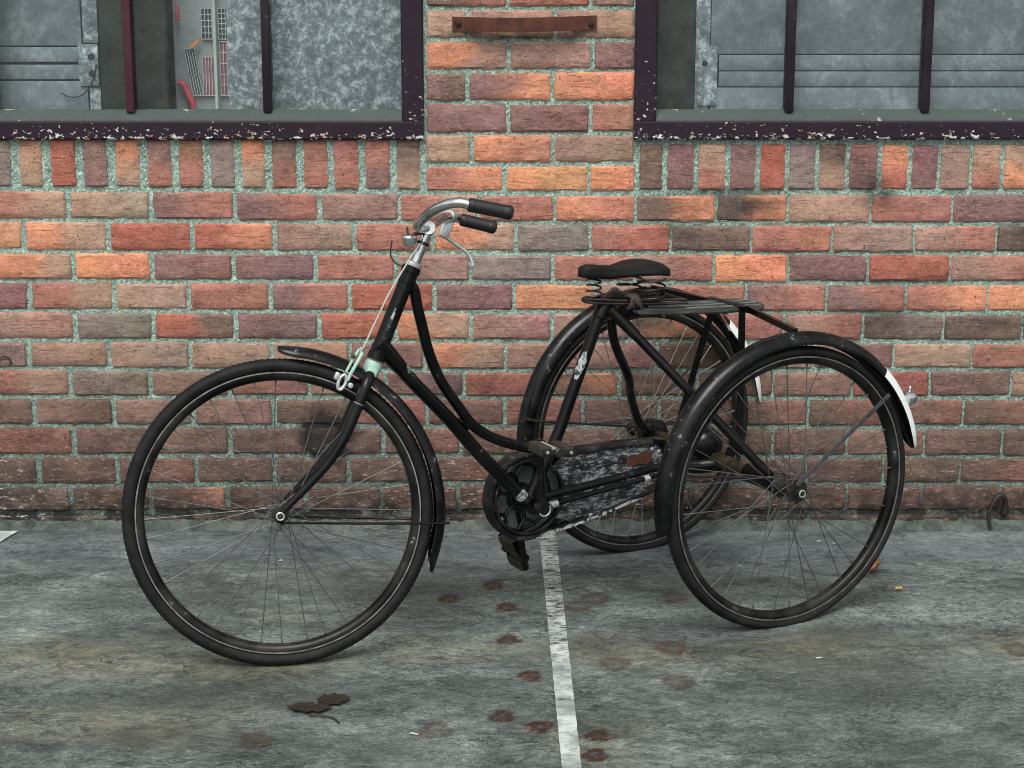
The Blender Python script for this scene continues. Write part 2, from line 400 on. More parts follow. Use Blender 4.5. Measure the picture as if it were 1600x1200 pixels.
# ------------------------------------------------------------------ mesh builders
class MB:
    def __init__(s):
        s.v, s.f = [], []
    def add(s, vs, fs):
        o = len(s.v)
        s.v += [tuple(p) for p in vs]
        s.f += [tuple(i + o for i in f) for f in fs]
        return s
    def box(s, x0, x1, y0, y1, z0, z1, bev=0.0):
        if bev <= 0:
            vs = [(x, y, z) for x in (x0, x1) for y in (y0, y1) for z in (z0, z1)]
            return s.add(vs, [(0, 1, 3, 2), (4, 6, 7, 5), (0, 4, 5, 1), (2, 3, 7, 6), (0, 2, 6, 4), (1, 5, 7, 3)])
        bm = bmesh.new()
        bmesh.ops.create_cube(bm, size=1)
        for q in bm.verts:
            q.co = Vector(((x0 + x1) / 2 + q.co.x * (x1 - x0), (y0 + y1) / 2 + q.co.y * (y1 - y0), (z0 + z1) / 2 + q.co.z * (z1 - z0)))
        bmesh.ops.bevel(bm, geom=list(bm.edges), offset=bev, segments=2, affect='EDGES', profile=0.5)
        bm.verts.index_update()
        s.add([q.co[:] for q in bm.verts], [[q.index for q in f.verts] for f in bm.faces])
        bm.free()
        return s
    def tube(s, pts, rad, n=10, cap=True, closed=False):
        pts = [Vector(p) for p in pts]
        N = len(pts)
        rads = rad if isinstance(rad, (list, tuple)) else [rad] * N
        tan = []
        for i in range(N):
            if closed:
                t = pts[(i + 1) % N] - pts[i - 1]
            else:
                t = pts[min(i + 1, N - 1)] - pts[max(i - 1, 0)]
            tan.append(t.normalized() if t.length > 1e-9 else Vector((0, 0, 1)))
        ref = Vector((0, 1, 0)) if abs(tan[0].y) < 0.9 else Vector((1, 0, 0))
        u = (ref - tan[0] * ref.dot(tan[0])).normalized()
        o = len(s.v)
        for i in range(N):
            u = (u - tan[i] * u.dot(tan[i]))
            u = u.normalized() if u.length > 1e-6 else tan[i].orthogonal().normalized()
            b = tan[i].cross(u)
            for k in range(n):
                a = 2 * math.pi * k / n
                s.v.append(tuple(pts[i] + (u * math.cos(a) + b * math.sin(a)) * rads[i]))
        for i in range(N if closed else N - 1):
            j = (i + 1) % N
            for k in range(n):
                k2 = (k + 1) % n
                s.f.append((o + i * n + k, o + i * n + k2, o + j * n + k2, o + j * n + k))
        if cap and not closed:
            s.f.append(tuple(o + k for k in reversed(range(n))))
            s.f.append(tuple(o + (N - 1) * n + k for k in range(n)))
        return s
    def lathe(s, prof, origin, axis, n=20, cap=True):
        """prof = [(distance along axis, radius)]"""
        ax = Vector(axis).normalized()
        u = ax.orthogonal().normalized()
        b = ax.cross(u)
        o = len(s.v)
        og = Vector(origin)
        for d, r in prof:
            for k in range(n):
                a = 2 * math.pi * k / n
                s.v.append(tuple(og + ax * d + (u * math.cos(a) + b * math.sin(a)) * max(r, 1e-5)))
        for i in range(len(prof) - 1):
            for k in range(n):
                k2 = (k + 1) % n
                s.f.append((o + i * n + k, o + i * n + k2, o + (i + 1) * n + k2, o + (i + 1) * n + k))
        if cap:
            s.f.append(tuple(o + k for k in reversed(range(n))))
            s.f.append(tuple(o + (len(prof) - 1) * n + k for k in range(n)))
        return s
    def prism(s, poly, y0, y1):
        """polygon in (x, z), extruded along y"""
        n = len(poly)
        vs = [(x, y0, z) for x, z in poly] + [(x, y1, z) for x, z in poly]
        fs = [tuple(range(n)), tuple(reversed(range(n, 2 * n)))]
        fs += [(i, (i + 1) % n + 0, (i + 1) % n + n, i + n) for i in range(n)]
        return s.add(vs, fs)
    def obj(s, name, mat, parent=None, smooth=True, matrix=None, fix=True):
        me = bpy.data.meshes.new(name)
        me.from_pydata(s.v, [], s.f)
        if fix:
            bm = bmesh.new(); bm.from_mesh(me)
            bmesh.ops.recalc_face_normals(bm, faces=bm.faces)
            bm.to_mesh(me); bm.free()
        me.materials.append(mat)
        if smooth:
            me.polygons.foreach_set('use_smooth', [True] * len(me.polygons))
            me.set_sharp_from_angle(angle=R(38))
        o = bpy.data.objects.new(name, me)
        COL.objects.link(o)
        if parent is not None:
            o.parent = parent
        if matrix is not None:
            o.matrix_local = matrix
        return o

def fattr(o, name, vals):
    a = o.data.attributes.new(name, 'FLOAT', 'POINT')
    a.data.foreach_set('value', np.asarray(vals, dtype=np.float32))

def smooth_path(pts, k=6):
    """Catmull-Rom through the points"""
    P = [Vector(p) for p in pts]
    P = [P[0] * 2 - P[1]] + P + [P[-1] * 2 - P[-2]]
    out = []
    for i in range(1, len(P) - 2):
        for j in range(k):
            t = j / k
            a, b, c, d = P[i - 1], P[i], P[i + 1], P[i + 2]
            out.append(0.5 * ((2 * b) + (c - a) * t + (2 * a - 5 * b + 4 * c - d) * t * t + (3 * b - a - 3 * c + d) * t ** 3))
    out.append(P[-2])
    return out

def thing(name, label, cat, loc=(0, 0, 0), group=None):
    o = bpy.data.objects.new(name, None)
    o.empty_display_size = 0.1
    COL.objects.link(o)
    o.location = loc
    o['label'] = label; o['category'] = cat
    if group: o['group'] = group
    return o
def tag(o, label, cat, group=None):
    o['label'] = label; o['category'] = cat
    if group: o['group'] = group
    return o
# ------------------------------------------------------------------ colours of single bricks (albedo)
PAL = dict(r=(156, 104, 90), R=(158, 92, 76), o=(192, 128, 96), O=(204, 136, 96), p=(126, 95, 90), m=(150, 118, 104),
           t=(162, 131, 110), g=(126, 112, 104), b=(112, 91, 80), s=(98, 84, 76), d=(86, 82, 76))
def pal(ch):
    return np.array(lin(*PAL[ch])[:3])

# soot, grime and the strap's painted shadow on the wall: (x, z, rx, rz, strength)
SOOT_SHADE = [(-0.515, 0.272, 0.062, 0.062, 3.4), (-0.505, 0.21, 0.05, 0.05, 0.9), (0.995, 0.985, 0.05, 0.03, 0.9), (1.02, 0.955, 0.05, 0.025, 0.9), (0.97, 1.03, 0.03, 0.045, 0.7),
        (0.905, 1.07, 0.02, 0.05, 0.5), (0.655, 0.925, 0.08, 0.035, 0.75), (0.50, 0.925, 0.07, 0.022, 0.5), (0.45, 0.85, 0.09, 0.025, 0.5),
        (0.62, 0.965, 0.16, 0.015, 0.6), (1.45, 0.855, 0.06, 0.03, 0.7), (1.40, 0.60, 0.12, 0.022, 0.6), (0.05, 1.385, 0.16, 0.02, 0.7),  # last entry: painted shadow under the iron strap
        (0.50, 0.60, 0.25, 0.12, 0.25), (-0.19, 0.40, 0.04, 0.03, 0.8), (-0.06, 0.415, 0.05, 0.03, 0.5), (1.05, 0.62, 0.12, 0.04, 0.5),
        (-0.76, 0.46, 0.05, 0.02, 0.6), (0.75, 0.78, 0.10, 0.04, 0.3), (1.10, 0.72, 0.2, 0.02, 0.4), (-1.12, 0.05, 0.4, 0.04, 0.4),
        (-0.7, 0.385, 0.06, 0.02, 0.6), (0.32, 0.48, 0.3, 0.06, 0.25)]
def dirt_shade_at(x, z):
    d = np.zeros_like(x)
    for sx, sz, rx, rz, st in SOOT_SHADE:
        q = ((x - sx) / rx) ** 2 + ((z - sz) / rz) ** 2
        d = np.maximum(d, st * np.exp(-q * 0.9))
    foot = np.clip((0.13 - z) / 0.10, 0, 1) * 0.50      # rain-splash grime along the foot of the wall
    low = np.clip((0.60 - z) / 0.50, 0, 1) * 0.55  # grime, plus the light falloff low on the wall painted in
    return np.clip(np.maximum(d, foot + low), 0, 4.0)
def fleck_at(x, z):
    return np.clip((0.37 - z) / 0.2, 0, 1) * np.clip(0.55 + 0.45 * np.sin(x * 3.1 + 1.0), 0.25, 1)

BRICK_Y = -0.0045         # faces stand just proud of the wall plane y = 0
rng = np.random.default_rng(7)

def brick_geom(x0, z0, x1, z1, seed, nx=16, nz=6):
    """an uneven hand-moulded brick face with arrised edges and sides running back into the mortar"""
    w_, h_ = x1 - x0, z1 - z0
    if h_ > w_:
        nx, nz = 6, 14
    vs = []
    off = seed * 3.17
    tilt = (mnoise.noise(Vector((off, 1, 1))) * 0.004, mnoise.noise(Vector((off, 5, 2))) * 0.004)
    proud = mnoise.noise(Vector((off, 9, 3))) * 0.0035
    rad = 0.004 + 0.005 * abs(mnoise.noise(Vector((off, 2, 8))))
    us = [0, 0.025] + [0.025 + 0.95 * i / (nx - 2) for i in range(1, nx - 2)] + [0.975, 1]
    ts = [0, 0.08] + [0.08 + 0.84 * i / (nz - 2) for i in range(1, nz - 2)] + [0.92, 1]
    if h_ > w_:
        us = [0, 0.12] + [0.12 + 0.76 * i / (nx - 2) for i in range(1, nx - 2)] + [0.88, 1]
        ts = [0, 0.035] + [0.035 + 0.93 * i / (nz - 2) for i in range(1, nz - 2)] + [0.965, 1]
    for j, t in enumerate(ts):
        for i, u in enumerate(us):
            x, z = x0 + u * w_, z0 + t * h_
            ex = min(u, 1 - u) * w_; ez = min(t, 1 - t) * h_
            n1 = mnoise.noise(Vector((x * 34, z * 34, off))); n2 = mnoise.noise(Vector((x * 90, z * 90, off + 4)))
            edge = max(0.0, 1 - min(ex, ez) / 0.0055)
            y = BRICK_Y - proud + tilt[0] * (u - 0.5) + tilt[1] * (t - 0.5) + n1 * 0.0014 + n2 * 0.0010 + edge * edge * 0.0045
            # ragged outline, rounded corners
            jx = mnoise.noise(Vector((z * 70, off, 2.2 + (u > 0.5)))) * 0.0042; jz = mnoise.noise(Vector((x * 60, off, 6.1 + (t > 0.5)))) * 0.0042
            if ex < 1e-6: x += jx
            if ez < 1e-6: z += jz
            dx, dz = rad - ex, rad - ez
            if dx > 0 and dz > 0:
                L = math.hypot(dx, dz)
                if L > rad:
                    k = (L - rad) / L
                    x += dx * k * (1 if u < 0.5 else -1); z += dz * k * (1 if t < 0.5 else -1)
            vs.append((x, y, z))
    W_, H_ = len(us), len(ts)
    fs = [(j * W_ + i, j * W_ + i + 1, (j + 1) * W_ + i + 1, (j + 1) * W_ + i) for j in range(H_ - 1) for i in range(W_ - 1)]
    ring = [i for i in range(W_)] + [j * W_ + W_ - 1 for j in range(1, H_)] + [(H_ - 1) * W_ + i for i in range(W_ - 2, -1, -1)] + [j * W_ for j in range(H_ - 2, 0, -1)]
    o = len(vs)
    for k in ring:
        vs.append((vs[k][0], 0.045, vs[k][2]))
    nr = len(ring)
    fs += [(ring[k], o + k, o + (k + 1) % nr, ring[(k + 1) % nr]) for k in range(nr)]
    return vs, fs

def paint_bricks(me, codes_per_vert_fn):
    n = len(me.vertices)
    co = np.empty(n * 3, dtype=np.float32); me.vertices.foreach_get('co', co); co = co.reshape(-1, 3)
    col = codes_per_vert_fn(co)
    a = me.attributes.new('col', 'FLOAT_COLOR', 'POINT')
    a.data.foreach_set('color', np.concatenate([col, np.ones((n, 1))], 1).astype(np.float32).ravel())
    for nm, fn in (('dirt_shade', dirt_shade_at), ('fleck', fleck_at)):
        at = me.attributes.new(nm, 'FLOAT', 'POINT')
        at.data.foreach_set('value', fn(co[:, 0], co[:, 2]).astype(np.float32))

def brick_colour(co, code, seed):
    x0, x1 = co[:, 0].min(), co[:, 0].max(); z0, z1 = co[:, 2].min(), co[:, 2].max()
    long_x = (x1 - x0) > (z1 - z0)
    u = (co[:, 0] - x0) / (x1 - x0) if long_x else (co[:, 2] - z0) / (z1 - z0)
    r = random.Random(seed)
    c1 = pal(code[0]); c2 = pal(code[1]) if len(code) > 1 else c1 * np.array([r.uniform(0.85, 1.15), r.uniform(0.85, 1.1), r.uniform(0.85, 1.15)])
    nz = np.array([mnoise.noise(Vector((p[0] * 14, p[2] * 22, seed * 1.7))) for p in co])
    k = np.clip((u - 0.5) * 2.2 + 0.5 + nz * 0.8, 0, 1)[:, None]
    c = c1 * (1 - k) + c2 * k
    c = c * r.uniform(0.93, 1.09)
    brown_mix = np.clip((0.66 - co[:, 2]) / 0.34, 0, 1)[:, None] * 0.55          # lower courses blended towards a dull brown
    c = c * (1 - brown_mix) + np.array(lin(102, 80, 69)[:3]) * (0.8 + 0.2 * (c.mean(1, keepdims=True) / 0.13)) * brown_mix
    lum = c @ np.array([0.25, 0.6, 0.15])
    return lum[:, None] + (c - lum[:, None]) * 0.93

# x0, z0, x1, z1 of every brick in view (metres on the wall plane) and its firing colour
BRICKS = [
 (-1.429,0.895,-1.223,0.969,'rt'),(-1.209,0.896,-0.994,0.966,'t'),(-0.981,0.893,-0.763,0.966,'pr'),(-0.75,0.89,-0.53,0.963,'pr'),(-0.517,0.89,-0.309,0.962,'m'),
 (-0.297,0.888,-0.088,0.959,'rt'),(-0.077,0.888,0.12,0.956,'r'),(0.13,0.888,0.344,0.956,'o'),(0.353,0.887,0.567,0.957,'bo'),(0.576,0.887,0.765,0.958,'so'),
 (0.773,0.884,0.993,0.959,'t'),(1.001,0.883,1.22,0.957,'r'),(1.227,0.883,1.445,0.959,'p'),(1.451,0.884,1.664,0.959,'b'),(-1.557,0.81,-1.351,0.885,'o'),
 (-1.336,0.807,-1.117,0.884,'ot'),(-1.103,0.806,-0.885,0.881,'R'),(-0.871,0.808,-0.656,0.879,'Ro'),(-0.643,0.805,-0.434,0.879,'m'),(-0.422,0.804,-0.218,0.878,'r'),
 (-0.206,0.804,0.013,0.877,'ot'),(0.024,0.803,0.219,0.875,'g'),(0.229,0.804,0.443,0.875,'r'),(0.452,0.804,0.666,0.873,'sb'),(0.675,0.801,0.89,0.873,'r'),
 (0.898,0.802,1.118,0.873,'m'),(1.125,0.803,1.347,0.872,'mr'),(1.353,0.803,1.567,0.871,'sb'),(-1.425,0.726,-1.217,0.796,'ot'),(-1.203,0.726,-1.0,0.797,'O'),
 (-0.986,0.724,-0.772,0.795,'p'),(-0.759,0.724,-0.544,0.795,'p'),(-0.532,0.722,-0.32,0.792,'r'),(-0.308,0.721,-0.113,0.793,'m'),(-0.102,0.722,0.116,0.79,'g'),
 (0.127,0.721,0.345,0.789,'r'),(0.354,0.72,0.564,0.792,'mr'),(0.573,0.718,0.771,0.792,'O'),(0.78,0.718,0.993,0.791,'p'),(1.001,0.719,1.223,0.791,'R'),
 (1.23,0.719,1.45,0.79,'mr'),(1.456,0.717,1.671,0.789,'b'),(-1.552,0.64,-1.344,0.713,'p'),(-1.329,0.64,-1.108,0.715,'rt'),(-1.093,0.64,-0.9,0.711,'t'),
 (-0.887,0.639,-0.672,0.713,'r'),(-0.659,0.639,-0.45,0.712,'pr'),(-0.438,0.638,-0.215,0.71,'R'),(-0.203,0.637,0.008,0.709,'p'),(0.018,0.637,0.235,0.707,'o'),
 (0.245,0.638,0.441,0.708,'m'),(0.45,0.638,0.657,0.706,'r'),(0.666,0.635,0.882,0.708,'pr'),(0.89,0.634,1.103,0.706,'pr'),(1.11,0.635,1.33,0.706,'ro'),
 (1.336,0.635,1.552,0.706,'o'),(-1.431,0.558,-1.222,0.63,'m'),(-1.207,0.557,-1.003,0.627,'g'),(-0.989,0.557,-0.772,0.626,'Rb'),(-0.759,0.556,-0.538,0.628,'p'),
 (-0.525,0.556,-0.324,0.628,'R'),(-0.312,0.554,-0.113,0.627,'ot'),(-0.101,0.555,0.114,0.624,'m'),(0.125,0.555,0.334,0.626,'m'),(0.344,0.555,0.553,0.625,'bo'),
 (0.562,0.552,0.765,0.625,'r'),(0.774,0.555,0.987,0.625,'mr'),(0.995,0.553,1.212,0.622,'sg'),(1.219,0.553,1.433,0.621,'sb'),(1.44,0.552,1.656,0.621,'b'),
 (-1.565,0.475,-1.356,0.545,'g'),(-1.341,0.477,-1.131,0.545,'m'),(-1.117,0.473,-0.903,0.546,'t'),(-0.89,0.472,-0.674,0.543,'t'),(-0.661,0.472,-0.453,0.544,'t'),
 (-0.441,0.471,-0.244,0.542,'p'),(-0.233,0.47,-0.016,0.542,'ot'),(-0.005,0.469,0.206,0.542,'m'),(0.216,0.469,0.409,0.543,'m'),(0.419,0.472,0.633,0.54,'b'),
 (0.642,0.469,0.853,0.539,'m'),(0.861,0.473,1.076,0.54,'p'),(1.084,0.473,1.298,0.539,'t'),(1.305,0.471,1.521,0.538,'r'),(-1.453,0.395,-1.243,0.465,'rt'),
 (-1.228,0.393,-1.018,0.462,'g'),(-1.005,0.392,-0.796,0.461,'mb'),(-0.783,0.395,-0.571,0.461,'r'),(-0.559,0.394,-0.354,0.458,'t'),(-0.343,0.394,-0.133,0.457,'p'),
 (-0.122,0.391,0.084,0.457,'R'),(0.094,0.392,0.306,0.456,'bo'),(0.316,0.392,0.526,0.457,'b'),(0.536,0.392,0.74,0.458,'b'),(0.749,0.39,0.964,0.457,'m'),
 (0.972,0.39,1.182,0.459,'R'),(1.189,0.391,1.412,0.461,'p'),(1.419,0.39,1.637,0.459,'t'),(-1.561,0.31,-1.35,0.38,'p'),(-1.335,0.31,-1.125,0.382,'mb'),
 (-1.111,0.309,-0.901,0.38,'m'),(-0.887,0.308,-0.672,0.382,'m'),(-0.659,0.31,-0.457,0.379,'b'),(-0.444,0.308,-0.239,0.38,'r'),(-0.227,0.308,-0.018,0.379,'p'),
 (-0.007,0.307,0.202,0.38,'r'),(0.212,0.308,0.419,0.378,'p'),(0.429,0.306,0.637,0.38,'b'),(0.646,0.306,0.841,0.377,'br'),(0.85,0.304,1.06,0.378,'br'),
 (1.068,0.307,1.281,0.377,'br'),(1.289,0.306,1.507,0.376,'br'),(1.513,0.303,1.732,0.378,'b'),(-1.454,0.222,-1.243,0.298,'R'),(-1.228,0.222,-1.024,0.298,'pb'),
 (-1.01,0.224,-0.799,0.298,'mb'),(-0.785,0.223,-0.575,0.296,'b'),(-0.563,0.221,-0.364,0.295,'sb'),(-0.352,0.224,-0.142,0.294,'br'),(-0.131,0.222,0.079,0.295,'br'),
 (0.089,0.221,0.303,0.294,'m'),(0.313,0.223,0.525,0.294,'b'),(0.534,0.22,0.744,0.294,'b'),(0.753,0.219,0.955,0.294,'pb'),(0.963,0.219,1.175,0.291,'m'),
 (1.182,0.218,1.397,0.292,'pb'),(1.404,0.217,1.623,0.293,'b'),(-1.56,0.135,-1.348,0.211,'b'),(-1.332,0.135,-1.123,0.211,'b'),(-1.109,0.137,-0.898,0.209,'br'),
 (-0.885,0.139,-0.676,0.21,'b'),(-0.663,0.138,-0.464,0.209,'sb'),(-0.451,0.14,-0.244,0.209,'b'),(-0.233,0.14,-0.025,0.211,'br'),(-0.014,0.14,0.194,0.209,'b'),
 (0.204,0.139,0.413,0.208,'b'),(0.423,0.139,0.627,0.208,'b'),(0.636,0.14,0.841,0.207,'b'),(0.849,0.137,1.063,0.207,'pb'),(1.071,0.138,1.281,0.208,'b'),
 (1.289,0.14,1.508,0.206,'br'),(1.515,0.14,1.735,0.207,'b'),(-1.474,0.053,-1.261,0.122,'dg'),(-1.246,0.054,-1.032,0.123,'b'),(-1.018,0.057,-0.812,0.123,'bo'),
 (-0.798,0.056,-0.588,0.125,'b'),(-0.575,0.055,-0.369,0.125,'b'),(-0.357,0.055,-0.153,0.125,'b'),(-0.141,0.057,0.066,0.127,'pb'),(0.077,0.056,0.292,0.126,'b'),
 (0.302,0.056,0.516,0.126,'b'),(0.525,0.055,0.736,0.127,'b'),(0.744,0.056,0.961,0.127,'b'),(0.969,0.056,1.176,0.125,'b'),(1.183,0.057,1.4,0.127,'pb'),
 (1.406,0.056,1.627,0.127,'b'),(-1.429,0.984,-1.368,1.111,'g'),(-1.343,0.984,-1.282,1.111,'t'),(-1.257,0.983,-1.191,1.111,'R'),(-1.167,0.982,-1.104,1.111,'p'),
 (-1.08,0.982,-1.015,1.111,'to'),(-0.991,0.981,-0.928,1.111,'rp'),(-0.905,0.98,-0.841,1.111,'r'),(-0.819,0.979,-0.755,1.111,'g'),(-0.733,0.979,-0.671,1.111,'to'),
 (-0.65,0.978,-0.585,1.111,'rb'),(-0.564,0.977,-0.499,1.111,'r'),(-0.479,0.977,-0.414,1.111,'r'),(-0.394,0.976,-0.328,1.111,'pr'),(-0.308,0.975,-0.246,1.111,'tb'),
 (0.358,0.974,0.42,1.097,'b'),(0.435,0.974,0.506,1.097,'p'),(0.521,0.974,0.593,1.097,'rt'),(0.607,0.974,0.676,1.097,'p'),(0.69,0.974,0.757,1.097,'R'),
 (0.77,0.974,0.839,1.097,'g'),(0.852,0.974,0.922,1.097,'tb'),(0.935,0.975,1.01,1.097,'p'),(1.023,0.975,1.095,1.096,'Ro'),(1.107,0.975,1.175,1.096,'p'),
 (1.186,0.975,1.263,1.096,'m'),(1.274,0.975,1.349,1.096,'rt'),(1.36,0.975,1.436,1.096,'ot'),(1.445,0.975,1.52,1.096,'m'),(-0.221,1.468,-0.008,1.54,'br'),
 (0.003,1.469,0.215,1.541,'r'),(0.226,1.469,0.336,1.54,'m'),(-0.222,1.386,-0.118,1.458,'t'),(-0.106,1.385,0.12,1.458,'m'),(0.131,1.384,0.338,1.457,'m'),
 (-0.223,1.301,-0.007,1.374,'om'),(0.004,1.303,0.221,1.373,'m'),(0.232,1.301,0.339,1.374,'p'),(-0.224,1.216,-0.12,1.289,'pb'),(-0.108,1.218,0.112,1.29,'po'),
 (0.123,1.218,0.34,1.292,'o'),(-0.225,1.132,-0.008,1.206,'p'),(0.003,1.132,0.217,1.204,'p'),(0.228,1.134,0.341,1.206,'r'),(-0.226,1.049,-0.11,1.122,'t'),
 (-0.098,1.049,0.114,1.122,'o'),(0.126,1.05,0.342,1.121,'m'),(-0.227,0.97,-0.019,1.037,'ro'),(-0.007,0.97,0.213,1.038,'O'),(0.224,0.971,0.344,1.039,'O'),
 (-1.582,-0.028,-1.371,0.039,'d'),(-1.359,-0.028,-1.149,0.038,'dg'),(-1.137,-0.028,-0.924,0.037,'b'),(-0.911,-0.028,-0.7,0.043,'db'),(-0.687,-0.028,-0.48,0.039,'d'),
 (-0.467,-0.028,-0.261,0.042,'d'),(-0.249,-0.028,-0.043,0.041,'dg'),(-0.03,-0.028,0.179,0.041,'b'),(0.192,-0.028,0.403,0.041,'db'),(0.416,-0.028,0.627,0.043,'d'),
 (0.64,-0.028,0.85,0.042,'d'),(0.862,-0.028,1.07,0.041,'dg'),(1.083,-0.028,1.287,0.04,'b'),(1.299,-0.028,1.511,0.041,'db'),(1.523,-0.028,1.728,0.041,'d'),
]


wall = thing('brick_wall', 'weathered red brick wall with grey green mortar behind the tricycle', 'wall', (0, 0, 0))
random.seed(3)
for i, (x0, z0, x1, z1, code) in enumerate(BRICKS):
    vs, fs = brick_geom(x0, z0, x1, z1, i + 1)
    mb = MB().add(vs, fs)
    o = mb.obj('brick', M['brick'], wall)
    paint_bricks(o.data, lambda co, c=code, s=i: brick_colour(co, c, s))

# the wall goes on outside the picture: joined bricks
WIN_L = (-1.462, -0.232)          # outer edges of the two window frames
WIN_R = (0.340, 1.566)
WIN_Z = (1.108, 2.36)
SOLD_TOP = 1.111
far = MB(); far_info = []
def far_brick(x0, z0, x1, z1, seed):
    vs, fs = brick_geom(x0, z0, x1, z1, seed, 5, 4)
    far_info.append((len(far.v), len(vs), random.Random(seed).choice(['r', 'p', 'm', 't', 'o', 'r', 'pr', 'g', 'rt'] if z0 > 0.42 else ['b', 'br', 'pb', 'm', 'b']), seed))
    far.add(vs, fs)
XL, XR = -2.9, 2.9
minx = {}; maxx = {}
for x0, z0, x1, z1, c in BRICKS:
    k = round(z0, 1) if False else None
seed = 1000
course_z = [(0.894, 0.962), (0.810, 0.880), (0.727, 0.795), (0.641, 0.710), (0.558, 0.625), (0.473, 0.541), (0.394, 0.458), (0.308, 0.376), (0.222, 0.291), (0.137, 0.206), (0.055, 0.121), (-0.028, 0.040)]
for ci, (z0, z1) in enumerate(course_z):
    row = [b for b in BRICKS if abs(b[1] - z0) < 0.03 and (b[3] - b[1]) < 0.085]
    if z0 < 0: row = [b for b in BRICKS if b[1] < 0]
    l = min(b[0] for b in row); r = max(b[2] for b in row)
    x = l - 0.016
    while x > XL:
        far_brick(x - 0.208, z0, x, z1, seed); seed += 1; x -= 0.224
    x = r + 0.016
    while x < XR:
        far_brick(x, z0, x + 0.208, z1, seed); seed += 1; x += 0.224
# courses beside and above the windows
z = 0.974; ci = 0
while z < 3.05:
    z1 = z + 0.068
    spans = []
    if z1 < 1.115:
        spans = [(XL, -1.55), (1.60, XR)] if z < 1.09 else [(XL, WIN_L[0]), (WIN_R[1], XR)]
        if 0.97 < z < 1.1: spans = [(XL, -1.56), (1.61, XR)]
    elif z1 < WIN_Z[1] + 0.01:
        spans = [(XL, WIN_L[0] - 0.008), (WIN_R[1] + 0.008, XR)]
        if z > 1.50: spans.append((WIN_L[1] + 0.006, WIN_R[0] - 0.004))
    else:
        spans = [(XL, XR)]
    for a, b in spans:
        x = a + (0.112 if ci % 2 else 0.0)
        if ci % 2: far_brick(a, z, a + 0.096, z1, seed); seed += 1
        while x < b - 0.05:
            e = min(x + 0.208, b)
            far_brick(x, z, e, z1, seed); seed += 1; x += 0.224
    z += 0.0838; ci += 1
fo = far.obj('outer_brickwork', M['brick'], wall)
fo['kind'] = 'stuff'
def far_col(co):
    out = np.zeros((len(co), 3))
    for o, n, code, s in far_info:
        out[o:o + n] = brick_colour(co[o:o + n], code, s)
    return out
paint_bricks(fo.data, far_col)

# mortar: a rough sheet a few millimetres behind the brick faces, with the window openings left out
def mortar_sheet():
    xs = np.concatenate([np.linspace(XL, -1.5, 60)[:-1], np.arange(-1.5, 1.5, 0.0075), np.linspace(1.5, XR, 60)])
    zs = np.concatenate([np.arange(-0.02, 1.5, 0.0075), np.linspace(1.5, 3.05, 70)])
    # exact opening edges
    xs = np.unique(np.concatenate([xs, [WIN_L[0], WIN_L[1], WIN_R[0], WIN_R[1]]]).round(5))
    zs = np.unique(np.concatenate([zs, [SOLD_TOP + 0.002, WIN_Z[1]]]).round(5))
    X, Z = np.meshgrid(xs, zs)
    nx, nz = len(xs), len(zs)
    Y = np.empty_like(X)
    r = np.random.default_rng(5)
    base = r.normal(0, 1, X.shape)
    sm = (base + np.roll(base, 1, 0) + np.roll(base, 1, 1) + np.roll(base, -1, 0) + np.roll(base, -1, 1)) / 5
    lo = r.normal(0, 1, (nz // 5 + 2, nx // 5 + 2))
    loy = lo[(np.arange(nz) // 5)[:, None], (np.arange(nx) // 5)[None, :]]
    Y = 0.0022 + sm * 0.0019 + loy * 0.0006
    vs = np.stack([X.ravel(), Y.ravel(), Z.ravel()], 1)
    fs = []
    xc = (xs[:-1] + xs[1:]) / 2; zc = (zs[:-1] + zs[1:]) / 2
    for j in range(nz - 1):
        zin = SOLD_TOP < zc[j] < WIN_Z[1]
        for i in range(nx - 1):
            if zin and (WIN_L[0] < xc[i] < WIN_L[1] or WIN_R[0] < xc[i] < WIN_R[1]):
                continue
            a = j * nx + i
            fs.append((a, a + 1, a + nx + 1, a + nx))
    me = bpy.data.meshes.new('mortar')
    me.from_pydata(vs.tolist(), [], fs)
    me.materials.append(M['mortar'])
    o = bpy.data.objects.new('mortar', me)
    COL.objects.link(o); o.parent = wall
    fattr(o, 'dirt_shade', dirt_shade_at(vs[:, 0], vs[:, 2])); fattr(o, 'fleck', fleck_at(vs[:, 0], vs[:, 2]))
    return o
mortar_sheet()
# cement fillet along the foot of the wall, crumbled
mb = MB()
xs = np.arange(XL, XR, 0.02)
prof = [(0.004, 0.028), (-0.007, 0.025), (-0.012, 0.016), (-0.018, 0.006), (-0.027, -0.004)]
for x in xs:
    for k, (y, z_) in enumerate(prof):
        n = mnoise.noise(Vector((x * 17, k * 0.9, 3))) ; n2 = mnoise.noise(Vector((x * 60, k * 2, 8)))
        mb.v.append((x, y - 0.007 * max(0, n) * (k > 0) + 0.004 * n2 * (k > 0), z_ + 0.010 * n + 0.006 * n2 if k < 4 else z_))
K = len(prof)
for i in range(len(xs) - 1):
    for k in range(K - 1):
        mb.f.append((i * K + k, (i + 1) * K + k, (i + 1) * K + k + 1, i * K + k + 1))
fl = mb.obj('cement_fillet', M['footing'], wall)
co = np.array(mb.v)
fattr(fl, 'dirt_shade', np.array([0.72 + 0.6 * mnoise.noise(Vector((p[0] * 7, p[2] * 9, 2))) for p in co])); fattr(fl, 'fleck', np.full(len(co), 0.6))
